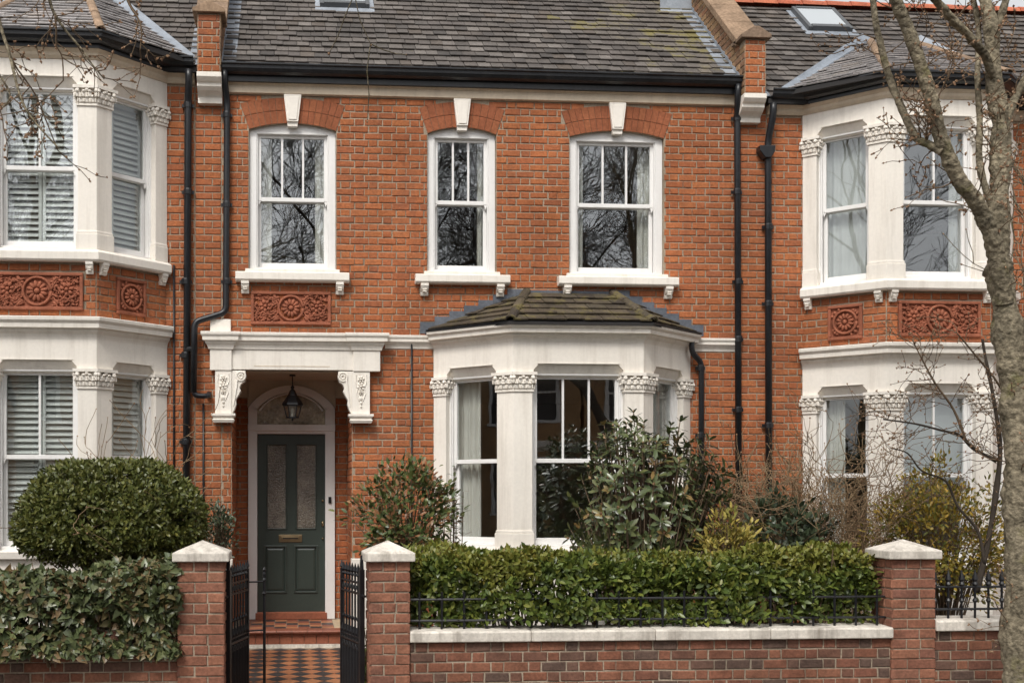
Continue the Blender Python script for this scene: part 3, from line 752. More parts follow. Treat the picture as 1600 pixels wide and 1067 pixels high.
# ------------------------------------------------------------------ levels shared by the three houses
PITCH = R(42); TP = math.tan(PITCH)
EAVE_Y, EAVE_Z = -.14, 6.36
RIDGE_Y = 1.92; RIDGE_Z = EAVE_Z + TP * (RIDGE_Y - EAVE_Y)
XA, XB = fx(305), fx(345)                       # left party pilaster
XC, XD = fx(1155), fx(1197)                     # right party pilaster
XL0, XR1 = -5.4, 11.4
FRZ0, FRZ1 = 6.115, 6.225

house = thing('brick_house', 'middle red brick house with dark green front door and single storey white bay', 'house', ((XB + XC) / 2, 2, 0), 'terraced houses facing the street')
house_l = thing('brick_house', 'red brick house at the left edge, two storey bay with louvred shutters', 'house', (-3.4, 2, 0), 'terraced houses facing the street')
house_r = thing('brick_house', 'red brick house at the right behind the street tree, two storey bay', 'house', (7.6, 2, 0), 'terraced houses facing the street')

# ------------------------------------------------------------------ middle house: facade
WINS = [(389, 525, 457), (668, 775, 721), (890, 1037, 964)]
wz = dict(spring=5.735, rise=.075, bottom=4.155, rail=4.98, sill0=4.035, sill1=4.137)
W = []
for a, b, c in WINS:
    x0, x1 = fx(a), fx(b); W.append(((x0 + x1) / 2, x1 - x0))
PO0, PO1, POZ = fx(362), fx(550), 3.06           # porch opening
BAYC, BAYF, BAYB, BAYP = 3.03, .70, 1.46, .72
bayC = bay_path(BAYC, BAYF, BAYB, BAYP)
holes = [(cx - w_ / 2, cx + w_ / 2, wz['bottom'], wz['spring'] + wz['rise']) for cx, w_ in W]
holes.append((PO0, PO1, -.3, POZ))
holes.append((BAYC - BAYB + .1, BAYC + BAYB - .1, .62, 3.30))
mb = MB(); panel_with_holes(mb, XA, XD, -.3, 6.3, holes)
for cx, w_ in W:                                 # mortar above each curved head
    pts = arc(w_, wz['rise'], wz['spring']); top = wz['spring'] + wz['rise'] + .0005
    for (u, z), (u2, z2) in zip(pts, pts[1:]):
        mb.add([(cx + u, .0, z), (cx + u2, .0, z2), (cx + u2, .0, top), (cx + u, .0, top)], [(0, 1, 2, 3)])
        mb.add([(cx + u, .0, z), (cx + u2, .0, z2), (cx + u2, .05, z2), (cx + u, .05, z)], [(3, 2, 1, 0)])
wall = mb.build('wall', 'mortar', house, fix=False)

ARCH_H = .285; SKEW = .10
def arch_hole(cx, w_):
    def f(z):
        zs = wz['spring']
        if not zs - .02 < z < zs + wz['rise'] + ARCH_H - .01: return None
        e = w_ / 2 + SKEW * max(0, (z - zs)) / .3 * 1.05 + .008
        if z > zs + ARCH_H: e *= math.sqrt(max(0.05, 1 - (z - zs - ARCH_H) / wz['rise']))
        return (cx - e, cx + e)
    return f
bh = [(h[0] - .004, h[1] + .004, h[2], h[3] if i > 2 else wz['spring']) for i, h in enumerate(holes)] + [arch_hole(cx, w_) for cx, w_ in W]
br = brick_rows(XB + .012, XC - .012, -.1, FRZ0 + .02, bh)
def strip_rows(x0, x1, z0, z1):
    o = []; r = 0; z = z0; L = x1 - x0
    while z < z1:
        c = (0, .66, 1) if r % 2 == 0 else (0, .34, 1)
        for a, b in zip(c, c[1:]): o.append((x0 + L * a + (.006 if a else 0), x0 + L * b - (.006 if b < 1 else 0), z + .006, min(z1, z + COURSE - .006)))
        z += COURSE; r += 1
    return o
pil = strip_rows(XA + .005, XB + .002, -.2 + COURSE * 2, 6.3) + strip_rows(XC, XD - .005, -.2 + COURSE * 2, 6.3)
def shows(b):
    u, z = (b[0] + b[1]) / 2, (b[2] + b[3]) / 2
    small = (b[1] - b[0]) < .18
    far = 0 if (1.0 < z) else 3
    return far + small + (2 if (1.4 < u < 4.7 and z < 3.6) else 0) + abs(u - 1.8) * .05
emit_bricks(wall, br + pil, FACADE, 'brick', 300, shows)

# gauged brick arches with keystones
for (cx, w_), (a, b, c) in zip(W, WINS):
    rise = wz['rise']; rad = (w_ * w_ / 4 + rise * rise) / (2 * rise); a0 = math.asin(w_ / 2 / rad); cz = wz['spring'] + rise - rad
    ex = a0 * 1.0
    n = int(w_ / .068) | 1
    top_lim = FRZ0 - .004
    for row in range(2):
        for i in range(n):
            f0, f1 = -1 + 2 * i / n, -1 + 2 * (i + 1) / n
            if row: f0, f1 = f0 + 0, f1 + 0
            r0, r1 = rad + row * ARCH_H / 2, rad + (row + 1) * ARCH_H / 2 - .006
            g = .0022
            def pt(f, r, e):
                # splay: joints lean outward more than the arc's own radius
                t = f * a0; base = Vector((cx + rad * math.sin(t), cz + rad * math.cos(t)))
                d = Vector((f * SKEW * 1.05, .30)) / .30
                q = base + d * (r - rad); return (q.x + e, min(q.y, top_lim))
            poly = [pt(f0, r0, g), pt(f1, r0, -g), pt(f1, r1, -g), pt(f0, r1, g)]
            if max(abs(p[0] - cx) for p in poly) < .06: continue
            if poly[2][1] - poly[1][1] < .02: continue
            MB().prism(poly, 'y', .012, -.010 + random.uniform(-.0015, .0015)).build('arch_brick', 'brick_arch', wall)
    zk0, zk1 = wz['spring'] + rise - .045, FRZ0 + .002
    k = MB().prism([(cx - .062, zk0 + .05), (cx + .062, zk0 + .05), (cx + .098, zk1), (cx - .098, zk1)], 'y', -.05, .03)
    k.prism([(cx - .045, zk0 + .07), (cx + .045, zk0 + .07), (cx + .072, zk1 - .03), (cx - .072, zk1 - .03)], 'y', -.058, -.045)
    k.prism([(cx - .055, zk0), (cx + .055, zk0), (cx + .060, zk0 + .05), (cx - .060, zk0 + .05)], 'y', -.03, .03)
    k.build('keystone', 'stone_white', house, bevel=.004)

# first floor sash windows with sills and brackets
for i, (cx, w_) in enumerate(W):
    sash_window(house, FACADE, cx, w_ - .004, wz['bottom'], wz['spring'], wz['rise'], wz['rail'], 2, 'glass', fw=.082 if i != 1 else .075, v0=.045, head=.035, bot=.055)
    a, b = cx - w_ / 2 - .145, cx + w_ / 2 + .145
    s = MB().prism([(.1, wz['sill1'] + .02), (-.105, wz['sill1']), (-.11, wz['sill1'] - .01), (-.11, wz['sill0'] + .02), (-.09, wz['sill0']), (.1, wz['sill0'])], 'x', a, b)
    s.box(cx - w_ / 2 - .04, cx + w_ / 2 + .04, -.045, .04, wz['sill1'] - .01, wz['sill1'] + .045)
    sill = s.build('window_sill', 'stone_white', house, bevel=.005)
    for u in (a + .105, b - .105): bracket(sill, FACADE, u, wz['sill0'] + .002)
terracotta(house, FACADE, fx(392), fx(517), fz(455, 508), fz(455, 456))

# frieze, fascia board, gutter
MB().prism([(-.02, FRZ0), (-.045, FRZ0 + .01), (-.05, FRZ1 - .02), (-.075, FRZ1), (.05, FRZ1), (.05, FRZ0)], 'x', XB + .02, XC + .02).build('frieze', 'cream_paint', house)
MB().box(XB + .015, XC + .03, -.11, .03, FRZ1 + .001, FRZ1 + .125).build('fascia_board', 'black_paint', house)
gutter(house, [(XB - .02, -.11), (XC + .06, -.11)], FRZ1 + .07, 1.0)

# ------------------------------------------------------------------ porch
pz1 = fz(455, 519, -.14); pz0 = fz(455, 546, -.1)
PX_L, PX_R = fx(328, -.1), fx(594, -.1)
path_p = [(PX_L + .02, .02), (PX_L + .02, -.085), (PX_R - .02, -.085), (PX_R - .02, .02)]
MB().box(PX_L + .02, PX_R - .02, -.085, .03, POZ, pz0).build('porch_lintel', 'stone_white', house, bevel=.004)
cornice(house, path_p, pz0, pz1, .55, 'porch_cornice')
for a, b in ((328, 362), (552, 594)):
    x0, x1 = fx(a, -.1), fx(b, -.1)
    MB().box(x0, x1, -.112, -.03, POZ - .012, pz0 + .001).build('lintel_block', 'stone_white', house, bevel=.004)
    MB().sweep([(x0 - .004, .02), (x0 - .004, -.112), (x1 + .004, -.112), (x1 + .004, .02)], [(o * .56, pz0 - .003 + (pz1 + .005 - pz0) * z / .21) for o, z in CORN]).build('porch_cornice', 'stone_white', house)
MB().box(fx(329), fx(361), -.07, .02, pz1 + .001, fz(345, 500)).build('block', 'stone_white', house, bevel=.006)
MB().box(PO0 + .25, PO1 - .25, -.0875, -.0845, POZ + .035, POZ + .043).build('lintel_groove', 'cream_paint', house)
cz0 = fz(350, 660, -.1)
for s, a, b in ((1, 336, 362), (-1, 550, 578)):
    x0, x1 = fx(a, -.1), fx(b, -.1); inn = x1 if s > 0 else x0
    st = MB().box(x0, x1, -.10, .03, cz0 + .1, POZ - .012)
    con = st.build('console', 'stone_white', house, bevel=.004)
    MB().sweep([(x0 - .01, .02), (x0 - .01, -.11), (x1 + .01, -.11), (x1 + .01, .02)], [(-.02, cz0), (.005, cz0), (.02, cz0 + .03), (.005, cz0 + .045), (.03, cz0 + .075), (.03, cz0 + .1), (-.02, cz0 + .1)]).build('console_foot', 'stone_white', con)
    o = MB(); xc = (x0 + x1) / 2
    for k, (dz, r) in enumerate(((.09, .042), (.17, .05), (.235, .03), (.30, .022), (.35, .016), (.39, .012))):
        if r > .025: rosette(o, (xc, POZ - .012 - dz), r, 6, y=-.102, lift=.016)
        else: o.blob((xc, -.102, POZ - .012 - dz), (r, .016, r * 1.2))
    for q in (-1, 1):
        o.tube([(xc + q * .055, -.101, POZ - .05), (xc + q * .06, -.101, POZ - .13), (xc + q * .035, -.101, POZ - .2), (xc + q * .05, -.101, POZ - .26), (xc + q * .02, -.101, POZ - .34)], .009, 5)
    o.build('console_carving', 'stone_white', con)
    # scroll bracket reaching into the opening
    sh = []
    for (dx, dz) in ((0, 0), (.15, 0), (.155, -.06), (.14, -.12), (.10, -.15), (.085, -.19), (.10, -.22), (.075, -.27), (.045, -.32), (.05, -.37), (.03, -.43), (0, -.48)):
        sh.append((inn + s * dx, POZ - .013 + dz))
    sb = MB().prism(sh if s > 0 else sh[::-1], 'y', -.09, .05)
    sb.build('scroll_bracket', 'stone_white', con, bevel=.005)
    o = MB(); ring(o, (inn + s * .10, POZ - .075), .048, .012, -.092, 0, 6.28, 16); ring(o, (inn + s * .10, POZ - .075), .022, .011, -.094, 0, 6.28, 10)
    o.tube([(inn + s * .06, -.092, POZ - .11), (inn + s * .05, -.092, POZ - .2), (inn + s * .035, -.092, POZ - .3), (inn + s * .02, -.092, POZ - .4)], [.016, .014, .011, .007], 5)
    o.build('scroll_carving', 'stone_white', con)
    # brick reveal inside the porch
    PD = 1.05
    xr = PO0 if s > 0 else PO1
    Mr, L = plane_M((xr, 0.0), (xr, PD)) if s > 0 else plane_M((xr, PD), (xr, 0.0))
    rv = MB().box(.222 if s > 0 else 0, L if s > 0 else L - .222, 0, .2, -.1, 3.05).build('porch_side_wall', 'mortar', house, Mr)
    emit_bricks(rv, brick_rows(.005, L - .005, .19, 2.84), Mr, 'brick', 300)
    MB().box(.03, L - .03, -.012, .005, 2.845, 3.05).build('porch_plaster', 'plaster', house, Mr)
    # white plinth beside the opening
    xa, xb = (x0 - .03, PO0 + .012) if s > 0 else (PO1 - .012, x1 + .28)
    MB().box(xa, xb, -.05, .06, -.03, fz(560, 872)).build('plinth', 'stone_white', house, bevel=.008)
DY = 1.05
dz0, dz1 = .275, fz(455, 678, DY)
DX0, DX1 = fx(402, DY), fx(508, DY); FX0, FX1 = fx(388, DY), fx(523, DY)
back = MB().box(PO0, FX0, DY, DY + .2, -.1, 3.1).box(FX1, PO1, DY, DY + .2, -.1, 3.1).build('porch_back_wall', 'mortar', house)
for a, b in ((PO0, FX0), (FX1, PO1)):
    emit_bricks(back, brick_rows(a + .004, b - .004, .19, 2.84, phase=a), Matrix.Translation((0, DY, 0)), 'brick', 150)
    MB().box(a, b, DY - .012, DY + .004, 2.845, 3.055).build('porch_plaster', 'plaster', house)
MB().box(PO0 - .05, PO1 + .05, .02, DY + .25, 3.051, 3.12).build('porch_ceiling', 'plaster', house)
# door frame with arched fanlight
tz0, tz1 = dz1, dz1 + .095
fzs, fzc = 2.70, 2.905
fw_, ww = DX1 - DX0, FX1 - FX0; dcx = (DX0 + DX1) / 2; fcx = (FX0 + FX1) / 2
df = MB().box(FX0, DX0, DY - .05, DY + .1, .19, 2.72).box(DX1, FX1, DY - .05, DY + .1, .19, 2.72)
df.box(DX0, DX1, DY - .045, DY + .1, tz0, tz1).box(FX0 - .004, FX1 + .004, DY - .07, DY - .03, tz0 + .035, tz1 + .015)
oa = [(fcx + u, z) for u, z in arc(ww, .27, 2.72, 16)]; ia = [(dcx + u, z) for u, z in arc(fw_, .205, fzs, 16)]
vs = []; fs = []
for y in (DY - .05, DY + .1):
    vs += [(x, y, z) for x, z in oa] + [(x, y, z) for x, z in ia]
n = len(oa)
for i in range(n - 1):
    fs += [(i, i + 1, n + i + 1, n + i), (2 * n + i + 1, 2 * n + i, 3 * n + i, 3 * n + i + 1), (n + i, n + i + 1, 3 * n + i + 1, 3 * n + i), (i, 2 * n + i, 2 * n + i + 1, i + 1)]
df.add(vs, fs)
frame = df.build('door_frame', 'white_paint', house, bevel=.004)
MB().prism([(DX0 + .001, tz1)] + [(dcx + u * .998, z) for u, z in arc(fw_, .205, fzs - .001, 16)] + [(DX1 - .001, tz1)], 'y', DY + .03, DY + .036).build('fanlight_pane', 'glass_fan', frame)
MB().tube([(dcx + u * .93, DY + .012, z - .012) for u, z in arc(fw_, .205, fzs, 16)], .011, 6).build('fanlight_bead', 'white_paint', frame)
w2 = MB()
pts = [(fcx + u, z) for u, z in arc(ww + .02, .27, 2.72, 16)]
for (u, z), (u2, z2) in zip(pts, pts[1:]): w2.add([(u, DY - .012, z), (u2, DY - .012, z2), (u2, DY - .012, 3.055), (u, DY - .012, 3.055)], [(0, 1, 2, 3)])
w2.build('porch_plaster', 'plaster', house, fix=False)
# the door
def dX(px): return fx(px, DY)
def dZ(py): return fz(455, py, DY)
y0, y1 = DY + .01, DY + .055
gl = [(dX(416), dX(448.5), dZ(827), dZ(693)), (dX(462), dX(495), dZ(827), dZ(693))]
pn = [(dX(413.5), dX(447), dZ(925), dZ(853)), (dX(460.5), dX(495.5), dZ(925), dZ(853))]
mb = MB(); panel_with_holes(mb, DX0 + .003, DX1 - .003, dz0, dz1 - .003, gl + pn, y0, y1)
door = mb.build('door', 'door_green', house)
for a, b, c, d in gl:
    MB().box(a, b, y0 + .016, y0 + .022, c, d).build('glass_panel', 'glass_obscure', door)
    f = MB()
    for q in ((a, a + .016, c, d), (b - .016, b, c, d), (a + .016, b - .016, c, c + .016), (a + .016, b - .016, d - .016, d)): f.box(q[0], q[1], y0 - .010, y0 + .014, q[2], q[3])
    f.build('panel_moulding', 'door_green', door, bevel=.004)
for a, b, c, d in pn:
    e = .045
    vs = [(a, y0 + .02, c), (b, y0 + .02, c), (b, y0 + .02, d), (a, y0 + .02, d), (a + e, y0 + .002, c + e), (b - e, y0 + .002, c + e), (b - e, y0 + .002, d - e), (a + e, y0 + .002, d - e)]
    MB().add(vs, [(4, 5, 6, 7)] + [(i, (i + 1) % 4, 4 + (i + 1) % 4, 4 + i) for i in range(4)]).build('door_panel', 'door_green', door)
    f = MB()
    for q in ((a - .01, a + .012, c - .01, d + .01), (b - .012, b + .01, c - .01, d + .01), (a + .012, b - .012, c - .01, c + .012), (a + .012, b - .012, d - .012, d + .01)): f.box(q[0], q[1], y0 - .012, y0 + .012, q[2], q[3])
    f.build('panel_moulding', 'door_green', door, bevel=.005)
lp = MB(); a, b, c, d = dX(435.5), dX(472), dZ(846.5), dZ(835)
lp.box(a, b, y0 - .01, y0 - .001, c, d).box(a + .03, b - .03, y0 - .016, y0 - .008, c + .022, d - .022)
lp.build('letter_plate', 'brass', door, bevel=.003)
MB().box(a + .05, b - .05, y0 - .0175, y0 - .0165, (c + d) / 2 - .006, (c + d) / 2 + .006).build('letter_flap', 'iron', door)
for px, py, r in ((504, 782, .014), (504, 818, .018), (504, 841, .012)):
    MB().blob((dX(px), y0 - .012, dZ(py)), (r, .016, r * (1.8 if py == 818 else 1)), None, 8, 6).build('door_lock', 'brass', door, smooth=True)
bl = MB().box(dX(513), dX(517.5), DY - .066, DY - .05, dZ(786), dZ(776)).build('door_bell', 'iron', frame)
# sill, tiled floor and step
MB().prism([(DY - .06, .19), (DY - .06, .262), (DY - .04, .274), (DY + .1, .274), (DY + .1, .19)], 'x', DX0 - .02, DX1 + .02).build('door_sill', 'tile_red', house)
flr = MB().box(PO0, PO1, -.06, DY + .1, -.05, .183).build('porch_floor', 'mortar_grey', house)
for i in range(9):
    wd = (PO1 - PO0 - .12) / 9
    for j in range(5):
        x = PO0 + .06 + i * wd; y = .06 + j * .18
        mt = ('tile_black', 'tile_orange', 'tile_red')[(i + j) % 3] if i not in (0, 8) else 'tile_buff' if i == 8 else 'tile_red'
        MB().box(x + .003, x + wd - .003, y + .003, y + .177, .18, .188).build('floor_tile', mt, flr)
for i in range(8):
    wd = (PO1 - PO0 + .02) / 8; x = PO0 - .01 + i * wd
    pr = [(.05, .15), (-.125, .15), (-.145, .158), (-.150, .172), (-.142, .186), (-.12, .192), (.05, .192)]
    MB().prism(pr, 'x', x + .002, x + wd - .002).build('nosing_tile', 'tile_red', flr)
for i in range(10):
    wd = (PO1 - PO0) / 10; x = PO0 + i * wd
    MB().box(x + .003, x + wd - .003, -.105, -.05, .035, .148).build('riser_tile', 'tile_red', flr)
MB().box(PO0 - .01, PO1 + .01, -.14, -.05, -.06, .032).build('step_base', 'stone_coping', flr)

# hanging lantern in the porch
ly = .35; lx = fx(457, ly); lt, lb = 3.051, fz(457, 656, ly)
ln = thing('hanging_lantern', 'black glazed lantern hanging from the ceiling of the porch', 'lantern', (lx, ly, lb))
z = lambda py: fz(457, py, ly)
MB().lathe([(.004, lt - .02), (.035, lt - .018), (.035, lt), (.004, lt)], (lx, ly), 12).tube([(lx, ly, lt - .01), (lx, ly, z(604))], .006, 6).build('chain_rod', 'iron', ln)
MB().lathe([(.008, z(602)), (.022, z(605)), (.014, z(608)), (.03, z(610)), (.05, z(616)), (.055, z(618)), (.116, z(630)), (.12, z(633)), (.10, z(634))], (lx, ly), 6).build('roof', 'iron', ln)
body = MB()
rt, rb, zt, zb = .10, .066, z(634), z(652)
for i in range(6):
    t = math.pi / 3 * i
    body.tube([(lx + rt * math.cos(t), ly + rt * math.sin(t), zt), (lx + rb * math.cos(t), ly + rb * math.sin(t), zb)], .007, 5)
body.lathe([(.01, zb - .012), (rb + .008, zb - .008), (rb + .008, zb + .006), (.01, zb + .008)], (lx, ly), 6)
body.lathe([(.004, zb - .04), (.014, zb - .03), (.008, zb - .012)], (lx, ly), 8)
body.build('cage', 'iron', ln)
for i in range(6):
    t, t2 = math.pi / 3 * i, math.pi / 3 * (i + 1)
    MB().add([(lx + r * .97 * math.cos(a), ly + r * .97 * math.sin(a), zz) for a, r, zz in ((t, rb, zb), (t2, rb, zb), (t2, rt, zt), (t, rt, zt))], [(0, 1, 2, 3)]).build('lantern_pane', 'glass', ln, fix=False)
MB().tube([(lx, ly, zb), (lx, ly, zb + .05)], .012, 8).blob((lx, ly, zb + .075), (.02, .02, .035)).build('bulb', 'lamp_glass', ln)

# string course on the wall
sz0, sz1 = 3.315, 3.465
for a, b in ((PX_R + .06, BAYC - BAYB + .02), (BAYC + BAYB - .02, XC + .005)):
    cornice(house, [(a, 0.0), (b, 0.0)], sz0, sz1, .42, 'string_course')

# ------------------------------------------------------------------ middle house: ground floor bay
bay_storey(house, bayC, 1.10, 2.945, 3.0, 3.33, 2.045, .20, (0, 2, 0), 'glass_bay', z_cap=2.985, sidecol=.17)
cornice(house, bayC, 3.31, 3.50, .95, 'bay_cornice')
MB().sweep(bayC, [(-.16, 1.03), (.09, 1.03), (.1, 1.045), (.1, 1.09), (.08, 1.1), (-.16, 1.12)]).build('bay_sill', 'stone_white', house)
MB().sweep(bayC, [(-.16, -.1), (.02, -.1), (.02, 1.03), (-.16, 1.03)]).build('bay_base', 'stone_white', house)
# its slated roof
e = off_path(bayC, .17); ez = 3.505
A = [Vector((e[0][0], 0.0, ez)), Vector((e[1][0], e[1][1], ez)), Vector((e[2][0], e[2][1], ez)), Vector((e[3][0], 0.0, ez))]
TL, TR = Vector((fx(822), -.01, 3.95)), Vector((fx(957), -.01, 3.95))
bm_ = MB().add([A[0], A[1], A[2], A[3], TL, TR] + [v - Vector((0, 0, .03)) for v in A] + [], [(0, 1, 4), (1, 2, 5, 4), (2, 3, 5), (6, 7, 8, 9), (0, 6, 7, 1), (1, 7, 8, 2), (2, 8, 9, 3), (0, 4, 5, 3)])
broof = bm_.build('bay_roof', 'underlay', house)
def lay(roof, a, b, tops, expo, wd, mt, n, seed, skip=None, th=.014):
    """slates over the plane through eave a-b and the upper points."""
    U = (b - a).normalized(); S = tops[0] - a; S = (S - U * S.dot(U)); S.normalize()
    poly = [(0, 0), ((b - a).length, 0)] + [((t - a).dot(U), (t - a).dot(S)) for t in reversed(tops)]
    slate_plane(roof, a.copy() + Vector((0, 0, .004)), U, S, (lambda u, s: mt) if isinstance(mt, str) else mt, poly, expo, wd, n, skip, seed, th=th)
lay(broof, A[0], A[1], [TL], .17, .19, 'slate_bay', 60, 1, th=.015)
lay(broof, A[1], A[2], [TL, TR], .19, .20, 'slate_bay', 100, 2, th=.015)
lay(broof, A[2], A[3], [TR], .17, .19, 'slate_bay', 60, 3, th=.015)
for a, b in ((A[1], TL), (A[2], TR)):
    ridge_tiles(broof, a + Vector((0, 0, .015)), b + Vector((0, 0, .02)), 3, .055, 'slate_bay', 'hip_tile')
# stepped lead flashing on the wall
for s, P0, T0 in ((1, A[0], TL), (-1, A[3], TR)):
    n = 7
    for i in range(n):
        p = P0.lerp(T0, (i + .0) / n); q = P0.lerp(T0, (i + 1.0) / n)
        x0, x1 = sorted((p.x - s * .05, q.x + s * .03))
        zz = max(p.z, q.z)
        MB().box(x0, x1, -.016 - .002 * (i % 2), -.004, min(p.z, q.z) - .02, zz + .045).build('lead_step', 'lead_dark', broof)
MB().box(TL.x - .12, TR.x + .14, -.024, -.003, 3.92, 3.985).build('lead_apron', 'lead_dark', broof)
MB().sweep(off_path(bayC, .11), [(-.02, 3.492), (.055, 3.492), (.06, 3.512), (-.02, 3.515)]).build('bay_gutter', 'black_paint', house)

# ------------------------------------------------------------------ main roofs
def roof_plane(hs, x0, x1, name, mat_fn, n_ind, skip=None, seed=5, expo=.155, wd=.150, RIDGE_Y=RIDGE_Y):
    RIDGE_Z = EAVE_Z + TP * (RIDGE_Y - EAVE_Y)
    O = Vector((x0, EAVE_Y, EAVE_Z)); U = Vector((1, 0, 0)); S = Vector((0, math.cos(PITCH), math.sin(PITCH))); L = (RIDGE_Y - EAVE_Y) / math.cos(PITCH)
    rf = MB().prism([(EAVE_Y, EAVE_Z - .004), (RIDGE_Y, RIDGE_Z - .004), (RIDGE_Y * 2 - EAVE_Y + 1, EAVE_Z - .9), (RIDGE_Y * 2 - EAVE_Y + 1, EAVE_Z - 1.0), (RIDGE_Y, RIDGE_Z - .2), (EAVE_Y, EAVE_Z - .06)], 'x', x0, x1).build(name, 'underlay', hs)
    slate_plane(rf, O, U, S, mat_fn, [(0, 0), (x1 - x0, 0), (x1 - x0, L), (0, L)], expo, wd, n_ind, skip, seed)
    n = int((x1 - x0) / .32)
    ridge_tiles(rf, (x0, RIDGE_Y, RIDGE_Z + .0), (x1, RIDGE_Y, RIDGE_Z + .0), n, .11, 'ridge_red')
    return rf
def on_roof(Y, lift=0.0): return EAVE_Z + TP * (Y - EAVE_Y) + lift
def s_of(Y): return (Y - EAVE_Y) / math.cos(PITCH)
def skylight(hs, x0, x1, Y0, Y1, name='skylight'):
    U = Vector((1, 0, 0)); S = Vector((0, math.cos(PITCH), math.sin(PITCH))); N = Vector((0, -math.sin(PITCH), math.cos(PITCH)))
    M = Matrix(((1, 0, 0, x0), (0, S.y, N.y, Y0), (0, S.z, N.z, on_roof(Y0)), (0, 0, 0, 1))); L = (Y1 - Y0) / math.cos(PITCH); wd = x1 - x0; f = .05
    mb = MB().box(0, f, 0, L, -.02, .075).box(wd - f, wd, 0, L, -.02, .075).box(f, wd - f, .001, f + .03, -.02, .085).box(f, wd - f, L - f, L - .001, -.02, .08)
    sk = mb.build(name, 'grey_metal', hs, M, bevel=.006)
    MB().box(f, wd - f, f + .03, L - f, .055, .066).build('pane', 'skylight_blind', sk, M)
    MB().box(-.06, wd + .06, -.12, -.002, .012, .022).box(-.06, -.002, 0, L, .01, .02).box(wd + .002, wd + .06, 0, L, .01, .02).build('skylight_flashing', 'lead', sk, M)
SKC = (fx(500, 1.25), fx(577, 1.25), 1.25, 1.72)
SKR = (fx(1262, 1.40), fx(1331, 1.40), 1.40, 1.93)
def in_sky(sk, x0): return lambda u, s: sk[0] - .03 < u + x0 < sk[1] + .03 and s_of(sk[2]) - .05 < s < s_of(sk[3]) + .05
def mid_mat(u, s):
    x = u + XB; y = s
    return 'slate_mossy' if (x > 3.9 + .5 * math.sin(s * 3.1) + .35 * math.sin(s * 11 + u * 9)) and s < 2.6 else 'slate'
RX0, RX1 = XB - .02, XC + .05
roofC = roof_plane(house, RX0, RX1, 'roof', mid_mat, 300, in_sky(SKC, RX0))
skylight(house, *SKC)
roofL = roof_plane(house_l, XL0, XA + .04, 'roof', lambda u, s: 'slate', 60, None, 8)
roofR = roof_plane(house_r, XD - .03, XR1, 'roof', lambda u, s: 'slate', 200, in_sky(SKR, XD - .03), 9, RIDGE_Y=2.06)
skylight(house_r, *SKR)
# chimney stack
cy = 1.50; c0, c1 = fx(1037, cy), fx(1079, cy)
ch = MB().box(c0, c1, cy, cy + .8, on_roof(cy) - .3, 9.6).build('chimney', 'mortar', house)
emit_bricks(ch, brick_rows(c0 + .003, c1 - .003, on_roof(cy), 9.5), Matrix.Translation((0, cy, 0)), 'old_brick', 60)
MB().box(c0 - .05, c1 + .05, cy - .022, cy - .004, on_roof(cy) - .02, on_roof(cy) + .13).prism([(cy - .1, on_roof(cy - .1) + .02), (cy - .0, on_roof(cy) + .03), (cy, on_roof(cy) + .02), (cy - .1, on_roof(cy - .1) + .01)], 'x', c0 - .06, c1 + .06).build('chimney_lead', 'lead', ch)

